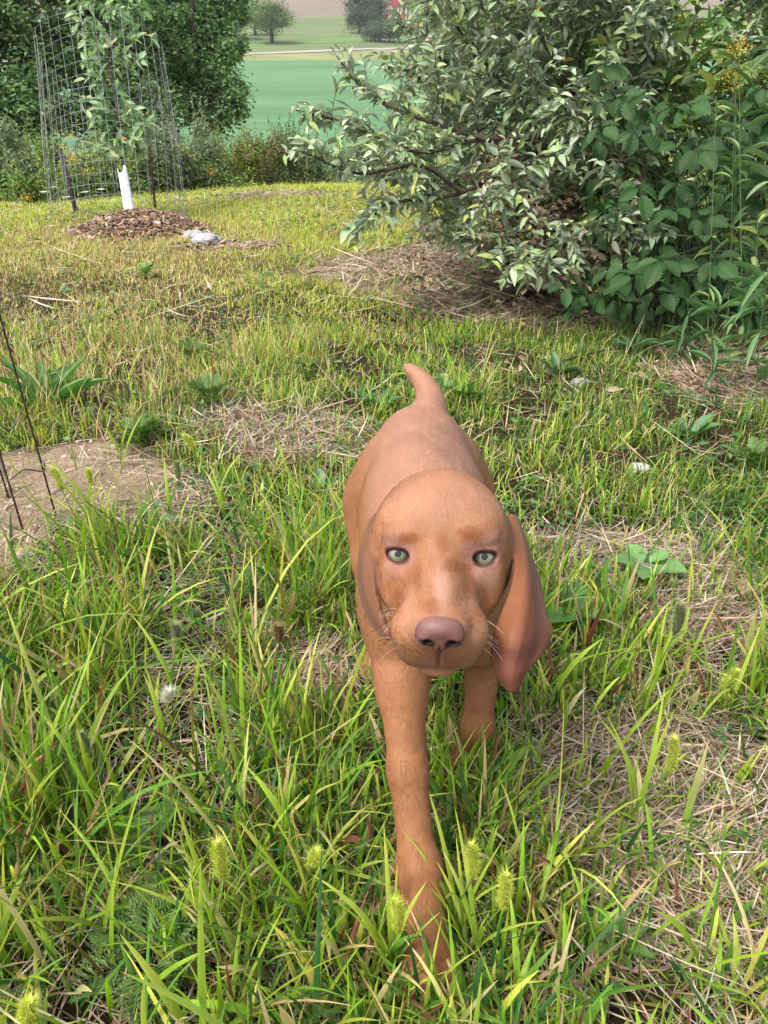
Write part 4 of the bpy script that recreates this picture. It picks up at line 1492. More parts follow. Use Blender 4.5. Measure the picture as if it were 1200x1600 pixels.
def hedge_shrub(name, label, mains, n_sec, box, Dr, leaf, cols, wts, seed, twigs=5, group='shrubs of the hedge on the right', trunk=.016, step=.016, clip=True, wood=(.10, .075, .055)):
    global rng
    old = rng; rng = np.random.default_rng(seed)
    pl = Plant()
    base = mains[0][0]
    root = empty(name, ground_at(base[0], base[1]), label, 'shrub', group)
    for i, m in enumerate(mains):
        r0 = trunk if i < 2 else trunk * .55
        ln = pl.limb(m, r0, .0022, wood, 7, 7, wob=.012)
    # twigs on the outer part of the main limbs
    allp = [l for l in pl.sk]

    def add_twigs(ln, n, L, frac=.25, mm=-28):
        m = len(ln)
        for k in range(n):
            i = int(m * rng.uniform(frac, .98)); i = min(i, m - 2)
            tg = unit(ln[i + 1] - ln[i])
            d = unit(tg * .9 + rng.normal(0, .75, 3) + [0, 0, .15])
            Lt = L * rng.uniform(.5, 1.2)
            tw = smooth_line([ln[i], ln[i] + d * Lt * .5 + [0, 0, .01], ln[i] + d * Lt + [0, 0, -.12 * Lt]], 4)
            if clip:
                tx, ty = to_px(tw[-1])
                if not inside(tx, ty, mm): continue
            if tw[-1][2] < .12: continue
            tube(pl.w, tw, np.linspace(.0016, .0007, len(tw)), np.array(wood) * 1.3, 4, False)
            olive_twig(pl, tw, leaf[0], leaf[1], cols, wts, step)
    for ln in allp:
        m = len(ln)
        add_twigs(ln, int(12 + 22 * np.linalg.norm(ln[-1] - ln[0])), .11, .25, -95)
        olive_twig(pl, ln[int(m * .72):], leaf[0], leaf[1], cols, wts, step)
    tries = 0; made = 0
    P0 = np.concatenate(allp)
    while made < n_sec and tries < n_sec * 12:
        tries += 1
        px = rng.uniform(box[0], box[2]); py = rng.uniform(box[1], box[3]); D = rng.uniform(*Dr)
        if clip and not inside(px, py, 18): continue
        if clip and px < 740 and rng.random() > .12 + .88 * ((px - 520) / 220) ** 2 * (1 if px > 520 else 0): continue
        tgt = P(px, py, D)
        if tgt[2] < hz(tgt[0], tgt[1]) + .15: continue
        dd = np.linalg.norm(P0 - tgt, axis=1) + .25 * np.maximum(P0[:, 2] - tgt[2], 0)
        j = np.argmin(dd + rng.random(len(dd)) * .15)
        s0 = P0[j]; L = np.linalg.norm(tgt - s0)
        if L < .10: continue
        mid = (s0 + tgt) / 2 + [0, 0, .12 * L] + rng.normal(0, .06 * L, 3)
        ln = pl.limb([s0, mid, tgt], .0022 + .0022 * L, .0010, wood, 5, 5, keep=False)
        P0 = np.concatenate([P0, ln[2:]])
        add_twigs(ln, twigs, .14, .2)
        olive_twig(pl, ln[len(ln) // 2:], leaf[0], leaf[1], cols, wts, step)
        made += 1
    pl.w.build('branches', M_BARK, root)
    pl.l.build('foliage', M_OLIVE if leaf[2] == 'o' else M_LEAF, root)
    rng = old
    return root


B1 = P(1045, 505, 2.95); B1[2] = -.02
m_ = lambda *a: [P(*q) for q in a]
mains = [
    [B1] + m_((965, 425, 2.85), (890, 295, 2.70), (846, 232, 2.60), (760, 218, 2.50), (650, 235, 2.42), (540, 192, 2.36), (462, 172, 2.32)),
    [B1] + m_((1000, 380, 2.75), (930, 200, 2.75), (900, 50, 2.9), (860, -90, 3.1)),
    m_((890, 295, 2.70), (800, 150, 2.70), (720, 50, 2.72), (650, -40, 2.8)),
    m_((846, 232, 2.60), (720, 300, 2.50), (620, 318, 2.42), (588, 335, 2.40)),
    m_((760, 218, 2.50), (650, 175, 2.48), (585, 150, 2.46), (526, 88, 2.44)),
    m_((890, 295, 2.70), (830, 370, 2.72), (760, 392, 2.8)),
    [B1] + m_((1100, 300, 2.6), (1150, 100, 2.6), (1190, -90, 2.8)),
    m_((800, 150, 2.70), (700, 100, 2.66), (620, 35, 2.6)),
    m_((720, 300, 2.50), (650, 262, 2.40), (560, 268, 2.33), (470, 236, 2.28)),
    m_((965, 425, 2.85), (900, 440, 2.8), (840, 438, 2.85)),
    m_((930, 200, 2.75), (830, 60, 2.5), (770, -60, 2.5)),
]
hedge_shrub('autumn_olive', 'large shrub with silvery grey green leaves leaning over the mown path', mains, 290, (480, -130, 1020, 470), (2.35, 3.3), (.045, .0165, 'o'), OLV, OLW, 11, twigs=7, step=.0135)
B2 = P(905, 440, 4.1); B2[2] = 0
mains = [[B2] + m_((860, 330, 4.1), (800, 150, 4.1), (760, 20, 4.2), (740, -100, 4.3)), [B2] + m_((900, 250, 4.2), (930, 80, 4.3), (950, -100, 4.4)),
         [B2] + m_((800, 350, 4.0), (720, 260, 4.0), (670, 170, 4.1)), m_((800, 150, 4.1), (700, 80, 4.1), (660, -30, 4.2))]
hedge_shrub('dogwood', 'greener shrub standing behind the silvery leaning shrub', mains, 130, (640, -100, 1000, 410), (3.7, 4.8), (.058, .024, 'g'), GRN, GRW, 12, twigs=6, trunk=.022)
B3 = P(1150, 470, 3.5); B3[2] = 0
mains = [[B3] + m_((1120, 330, 3.4), (1060, 130, 3.3), (1020, -90, 3.4)), [B3] + m_((1180, 300, 3.4), (1190, 100, 3.4), (1170, -100, 3.5)),
         [B3] + m_((1220, 300, 3.2), (1290, 100, 3.3)), [B3] + m_((1060, 330, 3.3), (980, 200, 3.3), (960, 60, 3.4))]
hedge_shrub('dogwood', 'dark green shrub filling the upper right corner of the hedge', mains, 230, (930, -130, 1330, 470), (2.5, 4.0), (.060, .022, 'g'), GRN, GRW, 13, twigs=6, trunk=.02)


DRY = [(.42, .33, .22), (.30, .22, .14), (.22, .24, .12), (.50, .42, .32), (.35, .2, .1)]
B4 = P(930, 490, 2.95); B4[2] = 0
mains = [[B4] + m_((900, 420, 2.9), (860, 330, 2.85), (820, 270, 2.85)), [B4] + m_((940, 420, 2.8), (930, 330, 2.75), (900, 250, 2.8)),
         [B4] + m_((880, 450, 2.8), (830, 420, 2.75), (790, 400, 2.8)), [B4] + m_((985, 430, 2.8), (1000, 340, 2.8))]
hedge_shrub('dry_brush', 'tangle of dry brown twigs with curled dead leaves inside the silvery shrub', mains, 120, (760, 240, 1010, 520), (2.5, 3.0), (.026, .013, 'g'), DRY, [.35, .25, .15, .15, .1], 31, twigs=5, trunk=.006, step=.016, wood=(.16, .12, .09))


# bramble: big veined leaflets in threes and fives
def bramble(name, label, spots, seed, colr, Ls=(.055, .085)):
    global rng
    old = rng; rng = np.random.default_rng(seed)
    base = P(1095, 500, 2.45); base[2] = 0
    root = empty(name, base, label, 'bramble', 'shrubs of the hedge on the right')
    w = MB(); l = MB()
    for (px, py, D, n) in spots:
        p = P(px, py, D)
        if p[2] < .08: continue
        b = base + np.array([rng.uniform(-.25, .35), rng.uniform(0, .3), 0])
        tube(w, smooth_line([b, (b + p) / 2 + [rng.normal(0, .05), .1, .12], p], 6), np.linspace(.0028, .0012, 13), (.07, .10, .04), 5, False)
        toc = unit(CC - p)
        out = unit(np.array([rng.normal(0, .6), -.6, rng.uniform(-.9, .1)]))
        nrm = unit(toc * .5 + np.array([-.25, 0, .9]) + rng.normal(0, .42, 3))
        out = unit(out - (out @ nrm) * nrm); sd = np.cross(nrm, out)
        L = rng.uniform(*Ls)
        for k, an in enumerate([0, -1.15, 1.15, -2.1, 2.1][:n]):
            d = out * math.cos(an) + sd * math.sin(an)
            s = (1.0, .82, .82, .62, .62)[k]
            o_ = p + d * .008 + (out * .02 if k == 0 else 0)
            V, F, C = place_leaves(o_[None], (d + nrm * -.12)[None], (nrm + rng.normal(0, .12, 3))[None], L * s, L * s * .62, (np.array(colr) * rng.uniform(.75, 1.3))[None], T_VEIN)
            l.add(V, F, C)
    w.build('canes', M_STEM, root); l.build('leaflets', M_BRAMBLE, root)
    rng = old


br = np.random.default_rng(5)
sp = [(930, 105, 2.35, 2), (955, 150, 2.4, 3), (990, 205, 2.25, 5), (1000, 175, 2.35, 3), (1075, 165, 2.2, 5), (1090, 235, 2.15, 5), (1100, 215, 2.25, 3),
      (1060, 285, 2.3, 3), (1095, 340, 2.2, 5), (1115, 405, 2.15, 3), (1040, 330, 2.35, 3), (1100, 370, 2.1, 3), (940, 350, 2.5, 3), (1000, 420, 2.4, 3), (960, 300, 2.55, 3)]
sp += [(br.uniform(925, 1190), br.uniform(150, 470), br.uniform(2.2, 2.75), int(br.choice([3, 3, 5]))) for _ in range(85)]
sp += [(br.uniform(880, 1190), br.uniform(440, 500), br.uniform(2.35, 2.6), 3) for _ in range(26)]
sp += [(br.uniform(1190, 1300), br.uniform(50, 480), br.uniform(2.2, 2.75), 3) for _ in range(30)]
bramble('raspberry_bramble', 'bramble with big dark green veined leaflets in front of the hedge', sp, 21, (.030, .074, .020))
sp = [(905, 115, 2.3, 3), (1090, 165, 2.1, 3), (1105, 350, 2.05, 3), (1085, 245, 2.05, 3)]


# tall herbs at the right edge
def tall_herb(px, D, top, label, leafL, leafW, n, flower=None, colr=(.09, .17, .05), lean=0.0, name='goldenrod', drop=-.2):
    b = P(px, 520, D); k = PZ(px, 520)
    base = ground_at(b[0], P(px, 500, D)[1])
    tp = P(px + lean, top, D)
    root = empty(name, base, label, 'tall weed', 'tall weeds along the hedge')
    w = MB(); l = MB()
    ln = smooth_line([base, (base + tp) / 2 + [rng.normal(0, .02), 0, 0], tp], 8)
    tube(w, ln, np.linspace(.0018, .0009, len(ln)), (.08, .12, .04), 5, False)
    w.build('stem', M_STEM, root)
    for i in range(n):
        f = rng.uniform(.15, 1) ; q = np.array([np.interp(f, np.linspace(0, 1, len(ln)), ln[:, k_]) for k_ in range(3)])
        a = i * 2.4 + rng.normal(0, .5); d = unit(np.array([math.cos(a), math.sin(a), rng.uniform(-.7, .9)]))
        l.add(*place_leaves(q[None], d[None], np.array([[0, 0, 1.0]]) + rng.normal(0, .2, 3), leafL * rng.uniform(.7, 1.2), leafW, (np.array(colr) * rng.uniform(.8, 1.3))[None], leaf_template(6, .16, .25, 'lance')))
    l.build('leaves', M_LEAF, root)
    if flower is not None:
        fm = MB(); N = 260
        p = tp + np.stack([rng.normal(0, .022, N), rng.normal(0, .02, N), rng.normal(0, .016, N)], -1)
        fm.add(*place_leaves(p, rand_dirs(N), rand_dirs(N), .006, .004, np.array([.62, .42, .03]) * (1 + rng.normal(0, .15, (N, 1))), T_SM))
        fm.build('flower_head', M_LEAF, root)


tall_herb(1150, 2.25, 75, 'goldenrod with yellow flowers near the top right corner', .08, .012, 26, 1)
tall_herb(1142, 2.3, 125, 'second goldenrod with yellow flower head just below the first', .08, .012, 26, 1, lean=8)
tall_herb(1125, 2.05, 150, 'thin leaning weed stem in front of the dark bramble leaves', .05, .010, 12, None, (.16, .24, .07), lean=-6)
tall_herb(1185, 2.1, 40, 'tall weed with long pale willow like leaves at the right edge', .085, .015, 18, None, (.15, .22, .08), lean=-30)
tall_herb(1245, 2.0, 60, 'tall leafy weed partly cut off by the right edge', .09, .015, 26, None, (.13, .20, .08), lean=-30)
tall_herb(1175, 1.95, 330, 'low weed with light pointed leaves against the dark bramble', .07, .016, 14, None, (.26, .32, .11), lean=10)
tall_herb(1150, 1.95, 445, 'drooping long leaved weed at the foot of the bramble', .09, .012, 22, None, (.10, .20, .07), lean=-14)
tall_herb(1215, 1.9, 420, 'drooping long leaved weed cut by the right edge below the bramble', .13, .015, 26, None, (.10, .20, .07), lean=-14)
tall_herb(1075, 2.2, 455, 'grassy weed standing under the dark bramble', .10, .011, 22, None, (.07, .14, .05))

# dead wood by the hedge foot
def dead_branch(name, lines, label, r=.006, c=(.05, .035, .028)):
    b = lines[0][0]
    root = empty(name, b, label, 'dead wood', 'dead branches at the hedge foot')
    mb = MB()
    for i, l in enumerate(lines):
        tube(mb, smooth_line(l, 5), np.linspace(r if i == 0 else r * .6, r * .25, (len(l) - 1) * 5 + 1), c, 6, True)
    mb.build('wood', M_BARK, root)


g_ = lambda px, py, z=.01: PZ(px, py, z)
dead_branch('dead_branch', [[g_(855, 462), g_(820, 458, .04), g_(790, 452, .05), g_(752, 438, .03)], [g_(820, 458, .04), g_(826, 430, .12), g_(830, 405, .20)],
                            [g_(800, 455, .05), g_(796, 420, .12), g_(790, 405, .17)], [g_(812, 460, .03), g_(795, 470, .01)]], 'dark broken branch stub lying on straw left of the hedge', .018)
dead_branch('dead_branch', [[g_(950, 465, .05), g_(905, 480, .03), g_(860, 495, .02), g_(838, 505, .0)], [g_(905, 480, .03), g_(880, 475, .05)]], 'thin dark fallen branch pointing into the straw', .008)
dead_branch('dead_branch', [[g_(1005, 520, .0), g_(1012, 490, .1), g_(1025, 440, .25)]], 'bare upright twig under the bramble', .006)
dead_branch('dead_branch', [[g_(850, 600, .03), g_(880, 565, .03), g_(960, 545, .03), g_(1000, 548, .02)]], 'long dark twig lying at the grass edge below the hedge', .004)


def litter():
    mb = MB(); N = 5200
    px = rng.uniform(640, 1320, N); py = rng.uniform(370, 620, N)
    p = np.array([PZ(a, b) for a, b in zip(px, py)])
    br_ = np.maximum(field(BROWNP, p[:, 0], p[:, 1], seed=4), bush_shade(p[:, 0], p[:, 1]))
    k = rng.random(N) < br_ * .9 + .03
    p = p[k]; N = len(p)
    p[:, 2] = hz(p[:, 0], p[:, 1]) + rng.uniform(.002, .02, N)
    c = pick(N, [(.30, .20, .13), (.20, .12, .08), (.42, .32, .22), (.12, .08, .05)], [.35, .3, .2, .15])
    mb.add(*place_leaves(p, rand_dirs(N, -.2, .4), rand_dirs(N, .3, 1), .035 * np.exp(rng.normal(0, .3, N)), .016, c, T_OV))
    o = mb.build('leaf_litter', M_STRAW)
    tag(o, 'brown dead leaves scattered under the hedge', 'leaf litter', None, 'stuff')


litter()

# ------------------------------------------------------------------ background shrubs and trees
T_Q = (np.array([(0, 0, 0), (.5, .45, .12), (0, 1, -.1), (-.5, .45, .12)], dtype=float), np.array([(0, 1, 2, 3)]))
def crown(mb, centres, radii, per, leaf, cols, wts, squash=.85, tpl=None, shell=.30):
    for c, r in zip(centres, radii):
        N = int(per * (r ** 2) / (leaf ** 2) * .22)
        N = max(60, N)
        d = rand_dirs(N)
        rr = r * (shell + (1 - shell) * rng.random(N) ** .5) * (1 + .22 * rng.normal(0, 1, N))
        # lumps: sub-clumps so that the outline is uneven
        nl = 9
        ld = rand_dirs(nl); g = (d @ ld.T).max(1)
        rr = rr * (.45 + .70 * g ** 5)
        p = np.asarray(c) + d * rr[:, None] * [1, 1, squash]
        nr = unit(d * .8 + rng.normal(0, .7, (N, 3)) + [0, 0, .5])
        mb.add(*place_leaves(p, rand_dirs(N, -.8, .3), nr, leaf * np.exp(rng.normal(0, .25, N)), leaf * .55, pick(N, cols, wts), tpl or T_Q))


def bg_tree(name, label, base_px, D, clumps, leaf, cols, wts, per=1.0, group='trees beyond the meadow', trunk_r=.09, cat='tree', barkc=(.07, .055, .045)):
    b = P(base_px, 300, D)
    base = np.array([b[0], b[1], float(hz(b[0], b[1]))])
    root = empty(name, base, label, cat, group)
    cs = [P(px, py, D + dd) for px, py, r, dd in clumps]; rs = [r * .8 for _, _, r, _ in clumps]
    for px, py, r, dd in clumps:
        for k in range(5):
            d_ = rand_dirs(1, -.6, 1)[0]
            cs.append(P(px, py, D + dd) + d_ * r * .75); rs.append(r * rng.uniform(.28, .5))
    top = max(c[2] for c in cs)
    w = MB(); l = MB()
    ctr = np.mean(cs, 0)
    tp = np.array([ctr[0], ctr[1], top])
    tr = smooth_line([base - [0, 0, .1], base * .6 + tp * .4 + rng.normal(0, .08, 3) * trunk_r * 5, tp], 6)
    tube(w, tr, np.linspace(trunk_r, trunk_r * .25, len(tr)), barkc, 8, False)
    for c, r in zip(cs, rs):
        j = np.argmin(np.linalg.norm(tr - (c - [0, 0, r]), axis=1)); s0 = tr[max(0, min(j, len(tr) - 3))]
        tube(w, smooth_line([s0, (s0 + c) / 2 + [0, 0, -.05 * r], c], 4), np.linspace(trunk_r * .4, trunk_r * .08, 9), barkc, 5, False)
        for k in range(4):
            e_ = c + rand_dirs(1)[0] * r * .8
            tube(w, [c, (c + e_) / 2 + rng.normal(0, .05 * r, 3), e_], np.array([.14, .1, .05]) * trunk_r, barkc, 4, False)
    crown(l, cs, rs, per * 100, leaf, cols, wts)
    w.build('trunk', M_BARK, root)
    l.build('crown', M_FAR, root)
    return root


DK = [(.085, .16, .06), (.13, .22, .08), (.05, .10, .045), (.19, .29, .09)]
MD = [(.10, .18, .07), (.15, .26, .09), (.07, .13, .05), (.20, .31, .10)]
W4 = [.35, .35, .15, .15]
bg_tree('broadleaf_tree', 'dark green tree behind the left side of the wire cage', 20, 11, [(10, 20, 1.0, 0), (-70, 90, 1.0, .3), (60, 100, .8, .2), (0, 160, .8, -.2), (80, -30, .8, .5), (-40, -60, 1.0, 0), (60, 190, .6, 0)], .085, DK, W4, 1.3)
bg_tree('broadleaf_tree', 'deep green tree seen through the wire cage', 170, 12.5, [(160, 40, 1.0, 0), (120, 110, .9, .3), (200, 120, .9, .2), (150, 180, .8, 0), (190, -30, 1.0, .5), (240, 60, .8, 0), (230, 190, .7, 0)], .09, DK, W4, 1.3)
bg_tree('broadleaf_tree', 'lighter green tree at the left edge of the crop field', 310, 14, [(300, 40, 1.1, 0), (335, 75, .7, .3), (325, 120, .8, -.2), (270, 110, .9, 0), (300, 160, .8, 0), (330, 0, .85, .5), (285, -50, 1.0, 0), (368, 150, .36, -.4), (345, 178, .5, -.3)], .085, MD, W4, 1.2)
bg_tree('broadleaf_tree', 'tree outside the left edge beyond the meadow', -190, 12, [(-180, 20, 1.2, 0), (-240, 100, 1.2, .3), (-130, 110, 1.0, 0), (-170, 190, .9, 0)], .09, DK, W4, .8)

SH_G = [(.14, .24, .06), (.09, .17, .05), (.21, .31, .07), (.28, .34, .08), (.28, .15, .07)]
SH_W = [.35, .25, .2, .13, .05]
SV = [(.18, .25, .14), (.24, .29, .19), (.14, .20, .10), (.2, .27, .1), (.25, .2, .12)]


def shrub(px, D, top_py, r, label, cols, wts, leaf=.032, flowers=0, name='shrub', per=1.0, fcol=(.60, .40, .03)):
    b = P(px, 320, D); x, y = b[0], b[1]
    base = np.array([x, y, float(hz(x, y))])
    topz = P(px, top_py, D)[2]
    H_ = topz - base[2]
    root = empty(name, base, label, 'shrub', 'shrubs along the far edge of the meadow')
    w = MB(); l = MB()
    cs = []; rs = []
    for k in range(9):
        f = (k + .5) / 9
        cs.append(base + np.array([rng.normal(0, r * .45), rng.normal(0, r * .4), max(.05, f * (H_ - r * .25))])); rs.append(r * rng.uniform(.45, .75) * (1.15 - .45 * f))
        tube(w, smooth_line([base + [rng.normal(0, .05), rng.normal(0, .05), -.03], (base + cs[-1]) / 2 + rng.normal(0, .03, 3), cs[-1] + [0, 0, rs[-1] * .6]], 4), np.linspace(.008, .002, 9), (.08, .06, .045), 4, False)
    crown(l, cs, rs, per * 100, leaf, cols, wts, 1.0, None, .25)
    # upright shoots breaking the outline
    for k in range(26):
        c = cs[rng.integers(3, 9)] + rng.normal(0, r * .3, 3) * [1, 1, .2]
        Ls = rng.uniform(.08, .22)
        d = unit(np.array([rng.normal(0, .35), rng.normal(0, .3), 1])); e_ = c + d * Ls + [0, 0, r * .3]
        ln = smooth_line([c, (c + e_) / 2, e_], 4)
        tube(w, ln, np.linspace(.003, .001, 9), (.10, .11, .05), 4, False)
        n = 14; t = rng.random(n)
        p = c + (e_ - c) * t[:, None]
        l.add(*place_leaves(p, unit(rand_dirs(n) + d * .6), rand_dirs(n, 0, 1), leaf * 1.2, leaf * .42, pick(n, cols, wts), T_SM))
    w.build('stems', M_STEM, root)
    l.build('foliage', M_FAR, root)
    if flowers:
        for k in range(flowers):
            f = MB()
            c = cs[rng.integers(2, 9)] + np.array([rng.normal(0, r * .4), -r * .45 + rng.normal(0, .05), rng.normal(0, r * .4) + r * .2])
            N = 40
            p = c + rng.normal(0, 1, (N, 3)) * [.028, .02, .022]
            f.add(*place_leaves(p, rand_dirs(N), rand_dirs(N), .014, .010, np.array(fcol) * (1 + rng.normal(0, .12, (N, 1))), T_SM))
            f.build('flower_cluster', M_LEAF, root)


S5 = [.35, .3, .2, .12, .03]
shrub(-60, 6.6, 190, .42, 'shrub cut by the left edge beside the grey leaved one', SH_G, SH_W, flowers=2)
shrub(25, 6.9, 175, .42, 'tall grey green willowy shrub at the left edge', SV, S5)
shrub(75, 6.3, 215, .30, 'low green shrub left of the dark cage post', SH_G, SH_W, flowers=2)
shrub(135, 6.6, 235, .33, 'green shrub with yellow goldenrod flowers behind the cage post', SH_G, SH_W, flowers=5)
shrub(180, 7.2, 205, .36, 'dull green shrub behind the white tube', SH_G, SH_W, flowers=1)
shrub(235, 6.8, 215, .34, 'green shrub behind the rusty stake', SH_G, SH_W, flowers=2)
shrub(300, 7.0, 175, .36, 'silvery shrub right of the wire cage', SV, S5)
shrub(330, 7.2, 222, .34, 'bright green shrub with a few yellow flowers right of the cage', SH_G, SH_W, flowers=3)
shrub(385, 7.6, 205, .36, 'yellowish green shrub with reddish shoots', [(.14, .21, .05), (.2, .26, .06), (.25, .13, .07), (.09, .15, .04), (.2, .1, .05)], S5, flowers=2)
shrub(435, 8.0, 205, .36, 'olive green shrub with russet tops near the path bend', [(.12, .16, .06), (.08, .12, .04), (.22, .13, .07), (.15, .2, .06), (.2, .1, .05)], S5)
shrub(475, 8.6, 205, .36, 'dark green shrub at the path bend', DK + [(.15, .12, .06)], S5)
shrub(530, 10.5, 215, .45, 'hazy grey green shrub behind the leaning branch', SV, S5, leaf=.045)
shrub(600, 11.5, 205, .55, 'shrub behind the tips of the silvery branch', SH_G, SH_W, leaf=.05)
shrub(690, 11.0, 180, .6, 'shrub far behind the hedge', SH_G, SH_W, leaf=.05)


# queen anne's lace: white umbels in front of the shrubs
def umbel(px, py, D, label):
    tp = P(px, py, D); base = np.array([tp[0], tp[1] + .01, float(hz(tp[0], tp[1]))])
    root = empty('wild_carrot', base, label, 'wild flower', 'white umbels in front of the shrubs')
    w = MB(); tube(w, [base, (base + tp) / 2 + [.01, 0, 0], tp], .002, (.12, .18, .06), 4, False); w.build('stem', M_STEM, root)
    f = MB(); N = 60
    a = rng.uniform(0, 6.28, N); r = .026 * np.sqrt(rng.random(N))
    p = tp + np.stack([np.cos(a) * r, np.sin(a) * r, .004 - r * r * 6], -1)
    f.add(*place_leaves(p, rand_dirs(N, -.2, .4), rand_dirs(N, .5, 1), .010, .008, np.array([.72, .72, .66]), T_SM)); f.build('flower', M_LEAF, root)


for i, (px, py, D) in enumerate([(68, 300, 5.9), (84, 292, 6.1), (104, 308, 5.9), (133, 300, 6.0), (146, 318, 5.8), (158, 296, 6.0), (172, 314, 5.9), (222, 312, 5.9), (238, 318, 5.8), (262, 321, 5.7), (273, 322, 5.7), (18, 338, 5.5), (52, 325, 5.7)]):
    pos = ['far left of the dark post', 'just left of the dark post', 'low beside the dark post', 'right of the dark post', 'low right of the dark post', 'midway between post and white tube',
           'close left of the white tube', 'right of the white tube', 'below the rusty stake', 'right of the rusty stake', 'rightmost beyond the mulch', 'alone at the left edge', 'second from the left edge']
    umbel(px, py, D, 'small white umbel flower ' + pos[i])

# ------------------------------------------------------------------ the young tree, its wire cage, tube, mulch
CB = PZ(200, 352); CB = ground_at(CB[0], CB[1])
Dc = (CB - CC) @ CF
# mulch heap
mc = PZ(222, 360); mc = ground_at(mc[0], mc[1])
mroot = empty('mulch_heap', mc, 'heap of reddish brown wood chip mulch around the young tree', 'mulch heap')
n1, n2 = 60, 16
ph = np.arange(n1) / n1 * 2 * math.pi; rr = np.linspace(0, 1, n2)
X = rr[:, None] * np.cos(ph) * .37; Y = rr[:, None] * np.sin(ph) * .36
Zm = .10 * (1 - rr[:, None] ** 2) * (1 + .5 * (fnoise(X + 5, Y + 5, 9, 3) - .5)) - .006
V = np.stack([X + mc[0], Y + mc[1], Zm + hz(X + mc[0], Y + mc[1])], -1).reshape(-1, 3)
i = np.arange(n2 - 1)[:, None] * n1; j = np.arange(n1)[None]
F = np.stack([i + j, i + n1 + j, i + n1 + (j + 1) % n1, i + (j + 1) % n1], -1).reshape(-1, 4)
mesh_obj('mound', V, F, M_BARK, mroot, np.array([.14, .075, .045]))


def chips(cx, cy, rx, ry, hh, N, name, parent, L=.028):
    r = np.sqrt(rng.random(N)) * 1.12; a = rng.uniform(0, 6.28, N)
    x = cx + r * np.cos(a) * rx; y = cy + r * np.sin(a) * ry
    z = hz(x, y) + np.maximum(hh * (1 - r ** 2), 0) + rng.uniform(0, .016, N)
    d = rand_dirs(N, -.4, .5); nr = rand_dirs(N, .2, 1)
    s = unit(np.cross(d, nr)); u = np.cross(s, d)
    Lc = L * np.exp(rng.normal(0, .4, N)); Wc = L * .35 * np.exp(rng.normal(0, .3, N)); Tc = Lc * .10
    cor = np.array([(a_, b_, c_) for c_ in (-1, 1) for b_ in (-1, 1) for a_ in (-1, 1)]) * .5
    V = np.stack([x, y, z], -1)[:, None] + cor[None, :, 0:1] * (d * Lc[:, None])[:, None] + cor[None, :, 1:2] * (s * Wc[:, None])[:, None] + cor[None, :, 2:3] * (u * Tc[:, None])[:, None]
    q = np.array([(0, 2, 3, 1), (4, 5, 7, 6), (0, 1, 5, 4), (2, 6, 7, 3), (0, 4, 6, 2), (1, 3, 7, 5)])
    F = (np.arange(N)[:, None, None] * 8 + q[None]).reshape(-1, 4)
    C = np.repeat(pick(N, [(.30, .18, .115), (.22, .13, .085), (.42, .29, .19), (.55, .43, .31), (.10, .065, .045)], [.35, .25, .18, .07, .15]), 8, 0)
    o = mesh_obj(name, V.reshape(-1, 3), F, M_STRAW, parent, C, smooth=False)
    return o


o = chips(mc[0], mc[1], .37, .36, .10, 2900, 'wood_chips', mroot)
o['kind'] = 'stuff'
o = chips(PZ(360, 385)[0], PZ(360, 385)[1], .30, .10, .0, 260, 'wood_chips', None)
tag(o, 'loose wood chips strewn right of the mulch heap', 'wood chips', None, 'stuff')

# stones by the mulch
def boulder(px, py, r, label, seed, st):
    c = PZ(px, py); base = ground_at(c[0], c[1])
    n1, n2 = 48, 28
    ph = np.arange(n1) / n1 * 2 * math.pi; th = np.linspace(.01, math.pi - .01, n2)
    X = np.sin(th)[:, None] * np.cos(ph); Y = np.sin(th)[:, None] * np.sin(ph); Z = np.cos(th)[:, None] + 0 * ph
    n = 1 + (fnoise(X + Z + 9, Y - Z * .5, 1.6, seed) - .5) * .8
    V = np.stack([X * n * st, Y * n, Z * n * .62], -1).reshape(-1, 3) * r + [0, 0, r * .45]
    i = np.arange(n2 - 1)[:, None] * n1; j = np.arange(n1)[None]
    F = np.stack([i + j, i + n1 + j, i + n1 + (j + 1) % n1, i + (j + 1) % n1], -1).reshape(-1, 4)
    o = mesh_obj('rock', V, F, M_STONE, None, np.array([.40, .395, .40])); o.location = tuple(base)
    tag(o, label, 'rock', 'pale rocks beside the mulch heap')


boulder(304, 374, .050, 'pale grey rock touching the mulch heap', 4, 1.1)
boulder(324, 381, .056, 'larger pale grey rock at the outer end beside the mulch', 7, 1.35)

